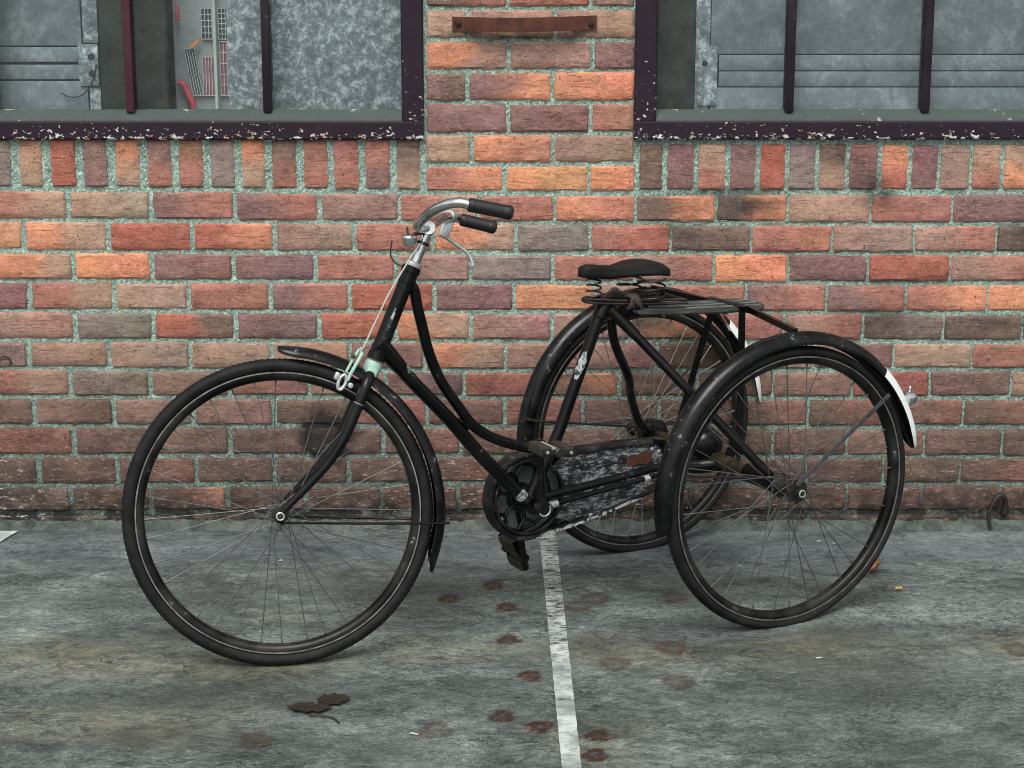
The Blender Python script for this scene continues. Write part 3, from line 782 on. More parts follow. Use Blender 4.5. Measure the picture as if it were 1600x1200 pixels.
# masonry body behind the faces, so that the openings have depth
mb = MB()
mb.box(XL, WIN_L[0], 0.05, 0.22, -0.02, 3.05); mb.box(WIN_L[1], WIN_R[0], 0.05, 0.22, -0.02, 3.05); mb.box(WIN_R[1], XR, 0.05, 0.22, -0.02, 3.05)
mb.box(WIN_L[0], WIN_L[1], 0.05, 0.22, -0.02, SOLD_TOP); mb.box(WIN_R[0], WIN_R[1], 0.05, 0.22, -0.02, SOLD_TOP)
mb.box(WIN_L[0], WIN_L[1], 0.05, 0.22, WIN_Z[1], 3.05); mb.box(WIN_R[0], WIN_R[1], 0.05, 0.22, WIN_Z[1], 3.05)
core = mb.obj('wall_core', M['mortar'], wall, smooth=False)
nv = len(mb.v); fattr(core, 'dirt_shade', np.zeros(nv)); fattr(core, 'fleck', np.zeros(nv))

# ------------------------------------------------------------------ windows (parts of the wall)
def grid_bar(x0, x1, y0, y1, z0, z1, step=0.03):
    """a bevelled bar cut into short lengths so that the chipping mask can vary along it"""
    mb = MB()
    bw = 0.004
    horiz = (x1 - x0) > (z1 - z0)
    L = (x1 - x0) if horiz else (z1 - z0)
    n = max(2, int(L / step))
    for i in range(n + 1):
        s = i / n
        if horiz:
            x = x0 + s * (x1 - x0)
            ring = [(x, y0 + bw, z0), (x, y0, z0 + bw), (x, y0, (z0 + z1) / 2), (x, y0, z1 - bw), (x, y0 + bw, z1), (x, y1, z1), (x, y1, z0)]
        else:
            z = z0 + s * (z1 - z0)
            ring = [(x0, y0 + bw, z), (x0 + bw, y0, z), ((x0 + x1) / 2, y0, z), (x1 - bw, y0, z), (x1, y0 + bw, z), (x1, y1, z), (x0, y1, z)]
        mb.v += ring
    K = 7
    for i in range(n):
        for k in range(K):
            k2 = (k + 1) % K
            mb.f.append((i * K + k, i * K + k2, (i + 1) * K + k2, (i + 1) * K + k))
    mb.f.append(tuple(range(K))); mb.f.append(tuple(n * K + k for k in reversed(range(K))))
    return mb
def chip_attr(o, lowz):
    co = np.array([v.co[:] for v in o.data.vertices])
    horiz = (co[:, 0].max() - co[:, 0].min()) > (co[:, 2].max() - co[:, 2].min())
    if horiz:
        t = (co[:, 2] - co[:, 2].min()) / (co[:, 2].max() - co[:, 2].min())
        v = 0.62 - 0.75 * t
    else:
        v = 0.42 * np.clip((1.34 - co[:, 2]) / 0.2, -1, 1) - 0.05
    fattr(o, 'chip', v)

def window(x0, x1, mull, mats, mw=0.023):
    zb, zt = 1.112, WIN_Z[1]
    st = 0.060
    # rails and stiles: bottom rail is the part itself, the others are its pieces
    b = grid_bar(x0, x1, -0.020, 0.06, zb, zb + 0.050).obj('window', M['frame'], wall)
    chip_attr(b, True)
    def sub(mb, name, mat, chip=False):
        o = mb.obj(name, mat, b)
        if chip: chip_attr(o, False)
        return o
    sub(grid_bar(x0, x0 + st, -0.018, 0.06, zb + 0.0505, zt), 'stile', M['frame'], True)
    sub(grid_bar(x1 - st, x1, -0.018, 0.06, zb + 0.0505, zt), 'stile', M['frame'], True)
    sub(grid_bar(x0 + st + 0.0005, x1 - st - 0.0005, -0.018, 0.06, zt - 0.06, zt), 'head_rail', M['frame'], True)
    a, c = x0 + st, x1 - st
    # putty bed along the bottom, with lumps
    mb = MB(); n = 90
    for i in range(n + 1):
        x = a + 0.0005 + (c - a - 0.001) * i / n
        lump = 0.0014 * mnoise.noise(Vector((x * 40, 2, x0))) + 0.003 * max(0, mnoise.noise(Vector((x * 9, 7, x0))) - 0.2)
        mb.v += [(x, -0.013, zb + 0.0505), (x, -0.010 - lump, zb + 0.058), (x, 0.012, zb + 0.078 + lump * 1.5), (x, 0.02, zb + 0.0795 + lump), (x, 0.02, zb + 0.0505)]
    for i in range(n):
        for k in range(5):
            k2 = (k + 1) % 5
            mb.f.append((i * 5 + k, i * 5 + k2, i * 5 + 5 + k2, i * 5 + 5 + k))
    mb.f += [tuple(range(5)), tuple(n * 5 + k for k in reversed(range(5)))]
    sub(mb, 'putty_bed', M['putty'])
    xs = [a] + mull + [c]
    for k, mx in enumerate(mull):
        sub(MB().box(mx - mw / 2, mx + mw / 2, -0.006, 0.045, zb + 0.074, zt - 0.0605, 0.003), 'mullion', mats[k])
        # ragged old putty line down the side of the bar
        pm = MB(); nn = 60
        for i in range(nn + 1):
            z = zb + 0.082 + (zt - 0.07 - zb - 0.082) * i / nn
            wd = 0.0035 + 0.0035 * mnoise.noise(Vector((z * 45, mx * 5, 1)))
            e = mx - mw / 2 if k == 0 and x0 < 0 else mx + mw / 2
            sg = -1 if k == 0 and x0 < 0 else 1
            pm.v += [(e + sg * 0.0004, 0.006, z), (e + sg * max(0.001, wd), 0.014, z), (e + sg * max(0.001, wd), 0.0185, z), (e + sg * 0.0004, 0.0185, z)]
        for i in range(nn):
            for q in range(4):
                q2 = (q + 1) % 4
                pm.f.append((i * 4 + q, i * 4 + q2, i * 4 + 4 + q2, i * 4 + 4 + q))
        pm.f += [(0, 1, 2, 3), (nn * 4 + 3, nn * 4 + 2, nn * 4 + 1, nn * 4)]
        sub(pm, 'putty_line', M['putty'])
    for k in range(len(xs) - 1):
        l = xs[k] + (0 if k == 0 else mw / 2) ; r = xs[k + 1] - (0 if k == len(xs) - 2 else mw / 2)
        sub(MB().box(l + 0.0006, r - 0.0006, 0.020, 0.024, zb + 0.052, zt - 0.0606), 'pane', M['glass'])
    return b
window(WIN_L[0], WIN_L[1], [-1.032, -0.6585], [M['maroon'], M['plum']])
window(WIN_R[0], WIN_R[1], [0.763, 1.134], [M['plum'], M['plum']])

# ------------------------------------------------------------------ what stands behind the panes
def plate(mb, x0, x1, z0, z1, y=0.095, t=0.004):
    mb.box(x0, x1, y, y + t, z0, z1, 0.0012)
ZT = 2.34
# left window, left bay: a boarded metal shutter made of plates
sh = thing('metal_shutter', 'grey metal shutter of flat plates behind the left pane of the left window', 'shutter', (-1.27, 0.10, 1.12), 'metal shutters behind the windows')
def sub_plate(root, x0, x1, z0, z1, mat='sheet', y=0.095, name='plate', t=0.004):
    mb = MB(); ox, oy, oz = root.location
    mb.box(x0 - ox, x1 - ox, y - oy, y - oy + t, z0 - oz, z1 - oz, 0.0012)
    return mb.obj(name, M[mat], root)
g_ = 0.0022
sub_plate(sh, -1.43, -1.176 - g_, 1.358 + g_, ZT)
sub_plate(sh, -1.176 + g_, -1.132, 1.368, ZT, 'galv')
sub_plate(sh, -1.43, -1.178 - g_, 1.312 + 0.004, 1.358 - g_)
sub_plate(sh, -1.43, -1.178 - g_, 1.266 + g_, 1.312 - 0.004)
sub_plate(sh, -1.43, -1.165 - g_, 1.12, 1.266 - g_)
sub_plate(sh, -1.165 + g_, -1.132, 1.12, 1.246, 'galv')
sub_plate(sh, -1.44, -1.13, 1.115, ZT, 'void', 0.102, 'backing_board')
hp = sub_plate(sh, -1.188, -1.134, 1.250, 1.364, 'galv', 0.089, 'hinge_plate')
ox, oy, oz = sh.location
for zz in (1.330, 1.284):
    MB().lathe([(0, 0.0095), (0.0016, 0.0095), (0.0020, 0.008)], (-1.152 - ox, 0.0895 - oy, zz - oz), (0, -1, 0), 18).obj('bolt_hole', M['void'], hp)
wirepts = smooth_path([(-1.24, 0.086, 1.232), (-1.22, 0.084, 1.222), (-1.19, 0.083, 1.222), (-1.165, 0.083, 1.24), (-1.148, 0.084, 1.27), (-1.138, 0.086, 1.31)], 5)
tag(MB().tube(wirepts, 0.0018, 6).obj('loose_wire', M['iron']), 'thin dark wire looping below the bolted hinge plate behind the left window', 'wire')
# dark green board behind the first mullion
bd = MB().box(-1.126, -0.944, 0.085, 0.115, 1.113, ZT, 0.003).obj('green_board', M['dgreen'])
tag(bd, 'wide dark green upright board behind the maroon mullion of the left window', 'board')
# gap with a view to gridded panels
pw = MB().box(-0.955, -0.745, 0.262, 0.30, 1.113, ZT, 0.003).obj('inner_wall', M['pale'])
tag(pw, 'strip of pale inner wall seen in the gap behind the left window', 'wall')
def grille(x0, x1, z0, z1, nv, nh, back, label, shear=0.0, y=0.250):
    t = thing('grille', label, 'grille', ((x0 + x1) / 2, y, z0), 'small grilles behind the left window')
    w_, h_ = x1 - x0, z1 - z0
    MB().add([(-w_ / 2 + sx * w_ + (shear if sz else 0) * 1.0, yy, sz * h_) for sx in (0, 1) for yy in (0.004, 0.010) for sz in (0, 1)],
             [(0, 1, 3, 2), (4, 6, 7, 5), (0, 4, 5, 1), (2, 3, 7, 6), (0, 2, 6, 4), (1, 5, 7, 3)]).obj('backing', M[back], t, smooth=False)
    for i in range(nv + 1):
        x = -w_ / 2 + w_ * i / nv
        MB().tube([(x, 0, 0), (x + shear, 0, h_)], 0.0013, 5).obj('bar', M['gridbar'], t)
    for i in range(nh + 1):
        zz = h_ * i / nh
        MB().tube([(-w_ / 2 + shear * i / nh, -0.001, zz), (w_ / 2 + shear * i / nh, -0.001, zz)], 0.0012, 5).obj('cross_bar', M['gridbar'], t)
grille(-0.872, -0.842, 1.372, 1.458, 3, 5, 'griddark', 'upper dark square grid grille left of the white pipe behind the left window')
grille(-0.824, -0.784, 1.372, 1.458, 4, 6, 'griddark', 'upper dark square grid grille right of the white pipe behind the left window')
grille(-0.872, -0.838, 1.213, 1.322, 4, 1, 'gridred', 'lower reddish barred grille left of the white pipe behind the left window')
grille(-0.822, -0.782, 1.213, 1.365, 4, 5, 'gridred', 'lower reddish barred grille right of the white pipe behind the left window')
grille(-0.902, -0.874, 1.213, 1.345, 4, 1, 'griddark', 'slanting grey barred grille beside the red brace behind the left window', -0.022)
tag(MB().tube([(-0.833, 0.236, 1.113), (-0.834, 0.236, ZT)], 0.0055, 10).obj('white_pipe', M['gridbar']), 'thin white upright pipe between the grilles behind the left window', 'pipe')
tag(MB().tube(smooth_path([(-0.942, 0.24, 1.252), (-0.928, 0.24, 1.245), (-0.912, 0.24, 1.21), (-0.902, 0.24, 1.18), (-0.900, 0.24, 1.113)], 4), 0.009, 8).obj('red_brace', M['red']), 'bent red tube low in the gap behind the left window', 'tube')
tag(MB().box(-0.942, -0.934, 0.236, 0.25, 1.42, 1.47, 0.002).obj('red_bracket', M['red']), 'small red bracket at the edge of the dark green board behind the left window', 'bracket')
tag(MB().add([(-0.908, 0.236, 1.352), (-0.90, 0.236, 1.348), (-0.876, 0.236, 1.366), (-0.878, 0.236, 1.374), (-0.908, 0.244, 1.352), (-0.90, 0.244, 1.348), (-0.876, 0.244, 1.366), (-0.878, 0.244, 1.374)],
             [(0, 1, 2, 3), (7, 6, 5, 4), (0, 4, 5, 1), (1, 5, 6, 2), (2, 6, 7, 3), (3, 7, 4, 0)]).obj('orange_strap', M['orange']), 'short orange strap above the slanting grille behind the left window', 'strap')
# galvanised sheet on the right of the left window
gs = MB().box(-0.775, -0.245, 0.080, 0.084, 1.113, ZT, 0.001).obj('galvanised_sheet', M['galv'])
tag(gs, 'mottled galvanised sheet closing the right side of the left window', 'metal sheet')
# right window
gb = MB().box(0.392, 0.512, 0.088, 0.115, 1.113, ZT, 0.003).obj('green_board', M['dgreen'])
tag(gb, 'dark green upright board at the left edge of the right window', 'board')
sr = thing('metal_shutter', 'grey metal shutter with long level seams filling the right window', 'shutter', (1.0, 0.10, 1.12), 'metal shutters behind the windows')
sub_plate(sr, 0.514, 0.556 - g_, 1.113, ZT, 'galv', 0.094, 'edge_strip')
hp2 = sub_plate(sr, 0.522, 0.575, 1.196, 1.358, 'galv', 0.089, 'hinge_plate')
MB().lathe([(0, 0.0085), (0.0016, 0.0085)], (0.540 - 1.0, 0.0895 - 0.10, 1.312 - 1.12), (0, -1, 0), 18).obj('bolt_hole', M['void'], hp2)
for (a, b, c, d) in ((0.556, 1.54, 1.336 + 0.0015, ZT), (0.580, 1.54, 1.291 + 0.0015, 1.336 - 0.0015), (0.580, 1.54, 1.247 + 0.0015, 1.291 - 0.0015), (0.556 + g_, 1.54, 1.113, 1.247 - 0.0015)):
    sub_plate(sr, a, b, c, d)
sub_plate(sr, 0.51, 1.545, 1.112, ZT, 'void', 0.104, 'backing_board')
# room behind: dark inner box
mb = MB()
for (a, b) in (WIN_L, WIN_R):
    mb.box(a - 0.02, b + 0.02, 0.50, 0.52, 1.0, 2.45)
    mb.box(a - 0.04, a - 0.02, 0.22, 0.52, 1.0, 2.45); mb.box(b + 0.02, b + 0.04, 0.22, 0.52, 1.0, 2.45)
    mb.box(a - 0.04, b + 0.04, 0.22, 0.52, 0.98, 1.0); mb.box(a - 0.04, b + 0.04, 0.22, 0.52, 2.45, 2.47)
mb.obj('inner_room', M['void'], wall, smooth=False)

# ------------------------------------------------------------------ iron things on the wall
st = thing('iron_strap', 'rusty flat iron strap bolted to the brick pier between the windows', 'strap', (0.043, -0.01, 1.42))
pts = smooth_path([(-0.196, 0.002, 0.002), (-0.165, 0.0, 0.001), (-0.10, -0.030, 0.0), (0.0, -0.042, 0.0), (0.10, -0.030, 0.002), (0.163, 0.0, 0.004), (0.193, 0.002, 0.005)], 8)
mb = MB(); hh = 0.019
for p in pts:
    mb.v += [(p.x, p.y - 0.003, p.z - hh), (p.x, p.y - 0.003, p.z + hh), (p.x, p.y + 0.003, p.z + hh), (p.x, p.y + 0.003, p.z - hh)]
for i in range(len(pts) - 1):
    for k in range(4):
        k2 = (k + 1) % 4
        mb.f.append((i * 4 + k, i * 4 + k2, i * 4 + 4 + k2, i * 4 + 4 + k))
n = len(pts) - 1
mb.f += [(3, 2, 1, 0), (n * 4, n * 4 + 1, n * 4 + 2, n * 4 + 3)]
mb.obj('strap_bar', M['rust'], st)
for x in (-0.180, 0.178):
    MB().lathe([(0, 0.008), (0.004, 0.008), (0.008, 0.006), (0.009, 0.0)], (x, -0.001, 0.003), (0, -1, 0), 12).obj('bolt', M['iron'], st)
pts = smooth_path([(1.416, -0.006, 0.045), (1.418, -0.012, 0.075), (1.409, -0.018, 0.098), (1.394, -0.022, 0.102), (1.379, -0.024, 0.082), (1.368, -0.026, 0.050), (1.371, -0.028, 0.022), (1.374, -0.030, 0.006)], 6)
hk = MB().tube(pts, [0.0085 - 0.004 * (i / (len(pts) - 1)) for i in range(len(pts))], 10).obj('iron_hook', M['iron'])
tag(hk, 'bent black iron hook sticking out of the wall foot at the far right', 'hook')
# pen scribbles on two bricks
pts = smooth_path([(-1.46, BRICK_Y - 0.006, 0.497), (-1.435, BRICK_Y - 0.006, 0.500), (-1.415, BRICK_Y - 0.006, 0.508), (-1.403, BRICK_Y - 0.006, 0.502), (-1.398, BRICK_Y - 0.006, 0.488), (-1.405, BRICK_Y - 0.006, 0.482)], 5)
tag(MB().tube(pts, 0.0022, 6).obj('scribble', M['iron']), 'black pen scribble on a grey brick at the left edge', 'scribble')

# ------------------------------------------------------------------ ground
def seq(a, b, h, far, k):
    c = list(np.arange(a, b + h / 2, h)); st = h; lo = [a]; x = a
    while x > -far:
        st *= k; x -= st; lo.append(x)
    hi = [b]; st = h; x = b
    while x < far:
        st *= k; x += st; hi.append(x)
    return np.array(sorted(set(lo[1:])) + c + hi[1:])
gx = seq(-1.7, 1.7, 0.0125, 90, 1.5)
gy = np.array([y for y in seq(-2.2, 0.02, 0.0125, 90, 1.5) if y < 0.04])
GX, GY = np.meshgrid(gx, gy)
x_, y_ = GX.ravel(), GY.ravel()
nx, ny = len(gx), len(gy)
GZ = np.zeros_like(x_)
idx = (np.arange(ny - 1)[:, None] * nx + np.arange(nx - 1)[None, :]).ravel()
faces = np.stack([idx, idx + 1, idx + nx + 1, idx + nx], 1)
me = bpy.data.meshes.new('ground')
me.from_pydata(np.stack([x_, y_, GZ], 1).tolist(), [], faces.tolist())
me.materials.append(M['ground'])
ground = bpy.data.objects.new('ground', me); COL.objects.link(ground); ground['kind'] = 'structure'
def blob(lst, soft=1.0, ring=False):
    out = np.zeros_like(x_)
    for (bx, by, rx, ry, s) in lst:
        q = np.sqrt(((x_ - bx) / rx) ** 2 + ((y_ - by) / ry) ** 2)
        wob = 1 + 0.08 * np.sin(np.arctan2(y_ - by, x_ - bx) * 3 + bx * 40)
        q = q * wob
        v = np.clip((1.12 - q) / 0.22, 0, 1) * (0.55 + 0.45 * np.clip((q - 0.35) / 0.4, 0, 1)) if ring else np.exp(-q * q * soft)
        out = np.maximum(out, s * v)
    return out
RUST = [(-0.152, -0.599), (-0.04, -0.5), (-0.006, -0.662), (-0.001, -0.895), (0.049, -1.119), (-0.015, -1.355), (0.064, -1.406), (0.219, -0.6), (0.424, -0.586),
        (0.186, -1.456), (0.175, -1.551), (0.38, -1.158), (-0.156, -1.429), (-0.526, -1.48), (0.242, -1.049), (1.197, -0.961), (0.385, -0.95), (0.17, -0.66)]
WEAK = {7, 8, 11, 12, 13, 14, 15, 16, 17}
fattr(ground, 'rust', blob([(a, b, 0.026 if i not in WEAK else 0.036, 0.032 if i not in WEAK else 0.044, 1.6 if i not in WEAK else 0.8) for i, (a, b) in enumerate(RUST)], ring=True))
fattr(ground, 'ochre', blob([(-1.0, -1.02, 0.35, 0.12, 0.9), (-0.62, -1.06, 0.25, 0.10, 0.8), (-0.20, -0.95, 0.25, 0.10, 0.6), (-0.85, -1.36, 0.30, 0.08, 0.8), (0.28, -1.0, 0.16, 0.10, 0.6),
                             (0.75, -0.93, 0.25, 0.08, 0.5), (1.25, -0.95, 0.25, 0.12, 0.6), (-0.55, -0.72, 0.12, 0.05, 0.4), (0.20, -1.5, 0.12, 0.12, 0.5)]))
fattr(ground, 'bluish', np.maximum(np.clip(1 - np.abs(y_ + 0.17) / 0.28, 0, 1) * 1.0, blob([(0.45, -0.86, 0.2, 0.06, 0.8), (-0.5, -0.5, 0.3, 0.1, 0.4)])))  # sky-lit blue painted along the wall, plus two bluish patches
fattr(ground, 'pale', blob([(-0.52, -0.92, 0.34, 0.08, 0.9), (-1.05, -0.72, 0.3, 0.10, 0.45), (0.9, -0.72, 0.5, 0.08, 0.6), (0.35, -0.72, 0.2, 0.06, 0.5), (1.1, -1.2, 0.4, 0.14, 0.35)]))
fattr(ground, 'grime', np.maximum(blob([(0.78, -0.85, 0.12, 0.06, 0.5), (0.85, -1.05, 0.2, 0.05, 0.4), (-0.25, -1.52, 0.08, 0.06, 0.6), (0.62, -1.42, 0.06, 0.08, 0.5), (0.5, -0.55, 0.5, 0.12, 0.35), (-0.6, -1.25, 0.5, 0.09, 0.55), (0.75, -1.22, 0.45, 0.12, 0.5), (-1.0, -0.62, 0.35, 0.07, 0.4), (0.9, -1.5, 0.4, 0.10, 0.35), (-0.25, -0.55, 0.3, 0.08, 0.4)]),
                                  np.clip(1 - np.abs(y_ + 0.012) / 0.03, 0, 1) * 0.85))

def strip(name, label, left, right, wear_fn, z=0.004, n=90):
    vs = []
    for i in range(n + 1):
        s = i / n
        for k in range(7):
            t = k / 6
            p = [(left[0][q] * (1 - s) + left[1][q] * s) * (1 - t) + (right[0][q] * (1 - s) + right[1][q] * s) * t for q in (0, 1)]
            e = 0.0016 * mnoise.noise(Vector((p[1] * 60, t * 3, 1))) if k in (0, 6) else 0
            vs.append((p[0] + e, p[1], z))
    fs = [(i * 7 + k, i * 7 + k + 1, i * 7 + k + 8, i * 7 + k + 7) for i in range(n) for k in range(6)]
    me = bpy.data.meshes.new(name); me.from_pydata(vs, [], fs); me.materials.append(M['line'])
    o = bpy.data.objects.new(name, me); COL.objects.link(o)
    o['kind'] = 'structure'
    c = np.array(vs)
    fattr(o, 'wear', wear_fn(c))
    return o
strip('painted_line', '', [(0.1128, -2.2), (0.0845, -0.03)], [(0.1490, -2.2), (0.1322, -0.03)], lambda c: np.clip(0.36 + 0.34 * np.clip((c[:, 1] + 1.08) / 0.14, 0, 1), 0, 1))
strip('painted_line', '', [(-1.62, -0.50), (-1.62, -0.034)], [(-1.505, -0.50), (-1.400, -0.034)], lambda c: np.full(len(c), 0.35), n=60)
# ------------------------------------------------------------------ the tricycle
PSI, PHI, BETA = 0.48633, 0.35388, 0.43105
TX, TY = 0.51684, -0.47829
HT = 0.33704                         # half the rear track
HR = 0.34202                         # rear hub height
tri = thing('tricycle', 'old black three wheeled bicycle with step through frame standing before the brick wall', 'tricycle', (TX, TY, 0))
tri.rotation_euler = (0, 0, math.pi + PSI)
ROOT = Matrix.Translation((TX, TY, 0)) @ Matrix.Rotation(math.pi + PSI, 4, 'Z')
# steering frame: x forward, y left, z up along the head tube
A_ = Vector((-math.sin(BETA), 0, math.cos(BETA))); L_ = Vector((0, 1, 0)); f0 = L_.cross(A_)
nn_ = L_ * math.cos(PHI) + f0 * math.sin(PHI)
fw_ = f0 * math.cos(PHI) - L_ * math.sin(PHI)
STEER = Matrix(((fw_.x, nn_.x, A_.x, 0.88163), (fw_.y, nn_.y, A_.y, 0), (fw_.z, nn_.z, A_.z, 0.8), (0, 0, 0, 1)))
FHUB = Vector((0.07537, 0.0, -0.52875))

def part(mb, name, mat, steer=False, parent=None, smooth=True):
    o = mb.obj(name, M[mat], parent or tri, smooth)
    if steer and parent is None:
        o.matrix_local = STEER
    return o

def wheel(mat_local, R_, ri, tw, hubw, flange, hubr, seed, nutlen, sp='spoke'):
    """rim (the part) with tyre, hub, nuts and 32 laced spokes as its pieces; axis = local y"""
    full = ROOT @ mat_local
    NS = 168
    rr = random.Random(seed)
    # rim: box section with hooked edges
    prof = [(-0.0145, ri + 0.019), (-0.0155, ri + 0.012), (-0.012, ri + 0.004), (-0.005, ri), (0.005, ri), (0.012, ri + 0.004), (0.0155, ri + 0.012), (0.0145, ri + 0.019), (0.008, ri + 0.012), (-0.008, ri + 0.012)]
    def ring(prof, n=NS, closed=True, fn=None):
        mb = MB(); K = len(prof)
        for i in range(n):
            a = 2 * math.pi * i / n
            for (y, r) in prof:
                p = Vector((r * math.cos(a), y, r * math.sin(a)))
                mb.v.append(tuple(fn(p, a) if fn else p))
        for i in range(n):
            j = (i + 1) % n
            for k in range(K if closed else K - 1):
                k2 = (k + 1) % K
                mb.f.append((i * K + k, j * K + k, j * K + k2, i * K + k2))
        return mb
    w = ring(prof).obj('wheel', M['rim'], tri)
    w.matrix_local = mat_local
    # shiny rubbed bead of the rim, both sides
    for sgn in (-1, 1):
        ring([(sgn * 0.0140, ri + 0.0175), (sgn * 0.0166, ri + 0.0175), (sgn * 0.0166, ri + 0.0205), (sgn * 0.0140, ri + 0.0205)]).obj('rim_edge', M['bead'], w)
    # tyre with shallow tread blocks; sags where it meets the ground
    inv = full.inverted()
    base = ri + 0.0175
    rc = (R_ + base) / 2; hr_ = (R_ - base) / 2
    tp = []
    NT_ = 26
    for k in range(NT_):
        t = -math.pi * 0.5 + 2 * math.pi * k / NT_
        tp.append((math.cos(t) * tw, rc + math.sin(t) * hr_))
    n2 = NS * 2
    def sag(p, a):
        # tread: alternate steps on the outer third of the section
        r = math.hypot(p.x, p.z)
        k = (r - rc) / hr_
        if k > 0.35:
            i = int(round(a / (2 * math.pi) * n2))
            side = 1 if abs(p.y) > tw * 0.25 else 0
            cut = 0.0019 if ((i + side) % 2) else 0.0
            r2 = r - cut * min(1, (k - 0.35) / 0.3)
            p = Vector((p.x * r2 / r, p.y, p.z * r2 / r))
        q = full @ p
        lim = 0.0015
        # soft belly just above the contact
        near = max(0.0, 1 - (q.z - lim) / 0.035) if q.z < 0.035 + lim else 0.0
        if q.z < lim:
            d = lim - q.z
            q.z = lim - 0.0 + 0.0 * d
        p2 = inv @ q
        if near > 0:
            p2.y *= 1 + 0.32 * min(near, 1.0)
        return p2
    ring(tp, n2, True, sag).obj('tyre', M['rubber'], w)
    # hub
    hb = MB()
    hb.lathe([(-hubw - 0.004, hubr * 0.8), (-hubw - 0.004, flange), (-hubw, flange), (-hubw + 0.004, hubr * 1.25), (-hubw * 0.4, hubr), (hubw * 0.4, hubr), (hubw - 0.004, hubr * 1.25), (hubw, flange), (hubw + 0.004, flange), (hubw + 0.004, hubr * 0.8)], (0, 0, 0), (0, 1, 0), 24)
    hb.obj('hub', M['hub'], w)
    ax = MB().lathe([(-nutlen, 0.0045), (nutlen, 0.0045)], (0, 0, 0), (0, 1, 0), 10)
    ax.obj('axle', M['hub'], w)
    for sgn in (-1, 1):
        MB().lathe([(0, 0.0135), (0.0025, 0.0135), (0.003, 0.0095), (0.011, 0.0095), (0.013, 0.007)], (0, sgn * (nutlen - 0.016), 0), (0, sgn, 0), 6).obj('axle_nut', M['hub'], w)
        MB().tube([(0.0082 * math.cos(t), sgn * (nutlen - 0.004), 0.0082 * math.sin(t)) for t in np.linspace(0, 2 * math.pi, 18, endpoint=False)], 0.0021, 6, closed=True).obj('nut_washer', M['alloy'], w)
    # spokes: four shapes (side x lead), each turned round the hub
    meshes = []
    for side in (1, -1):
        for lead in (1, -1):
            th = R(68) * lead
            a = Vector((flange * 0.9 * math.cos(-th), side * (hubw + 0.001 + 0.003 * lead), flange * 0.9 * math.sin(-th)))
            b = Vector((ri + 0.006, side * 0.003, 0))
            mid = (a + b) / 2
            mb = MB().tube([a, mid, b - (b - a).normalized() * 0.016], 0.00125, 6)
            mb.tube([b - (b - a).normalized() * 0.016, b], 0.0021, 6)
            me = bpy.data.meshes.new('spoke')
            me.from_pydata(mb.v, [], mb.f)
            meshes.append(me)
    for k in range(36):
        q = k % 4
        me = meshes[(0, 2, 1, 3)[q]]
        if not me.materials:
            me.materials.append(M[sp])
        o = bpy.data.objects.new('spoke', me)
        COL.objects.link(o)
        o.parent = w
        o.matrix_local = Matrix.Rotation(2 * math.pi * (k + 0.12 * rr.uniform(-1, 1)) / 36 + 0.05, 4, 'Y')
    return w

TF = Matrix.Translation
front_wheel = wheel(STEER @ TF(FHUB), 0.355, 0.304, 0.0185, 0.030, 0.019, 0.011, 1, 0.066)
left_wheel = wheel(TF((0, HT, HR)), 0.351, 0.307, 0.0190, 0.030, 0.030, 0.017, 2, 0.058)
right_wheel = wheel(TF((0, -HT, HR)), 0.351, 0.307, 0.0190, 0.030, 0.030, 0.017, 3, 0.058, 'spokeb')

# frame tubes
def ragged_patch(p0, p1, r, ac, ha, name, mat, parent, seed=0.0, n=14, m=8):
    """bare or differently painted patch wrapped on one side of a tube, with a torn outline"""
    p0, p1 = Vector(p0), Vector(p1); d = (p1 - p0).normalized()
    u = Vector((0, 1, 0)); u = (u - d * u.dot(d)).normalized(); v = d.cross(u)
    mb = MB()
    for i in range(n + 1):
        s = i / n
        env = math.sin(math.pi * min(max(s, 0.03), 0.97)) ** 0.45
        lo = ac - ha * env * (1 + 0.5 * mnoise.noise(Vector((s * 7, seed, 1)))); hi = ac + ha * env * (1 + 0.5 * mnoise.noise(Vector((s * 7, seed, 5))))
        for j in range(m + 1):
            a = lo + (hi - lo) * j / m
            q = p0 + (p1 - p0) * s + d * 0.004 * mnoise.noise(Vector((j * 0.9, seed, 9)))
            mb.v.append(tuple(q + (u * math.cos(a) + v * math.sin(a)) * r))
    for i in range(n):
        for j in range(m):
            mb.f.append((i * (m + 1) + j, i * (m + 1) + j + 1, (i + 1) * (m + 1) + j + 1, (i + 1) * (m + 1) + j))
    return part(mb, name, mat, parent=parent)
def stay_tube(name, pts, rad, mat='black', n=14, k=0, steer=False, parent=None):
    P = smooth_path(pts, k) if k else pts
    return part(MB().tube(P, rad, n), name, mat, steer, parent)
BB = (0.535, 0.0, 0.292)
hd = MB()
hd.lathe([(-0.122, 0.016), (-0.122, 0.0215), (-0.104, 0.0215), (-0.102, 0.0185), (0.066, 0.0180), (0.068, 0.0205), (0.092, 0.0205), (0.094, 0.0225), (0.106, 0.0225), (0.108, 0.017)], (0, 0, 0), (0, 0, 1), 24)
head = part(hd, 'head_tube', 'black', True)
part(MB().lathe([(0.108, 0.0205), (0.112, 0.0215), (0.118, 0.0205), (0.120, 0.0160)], (0, 0, 0), (0, 0, 1), 20), 'headset_ring', 'alloy', parent=head)
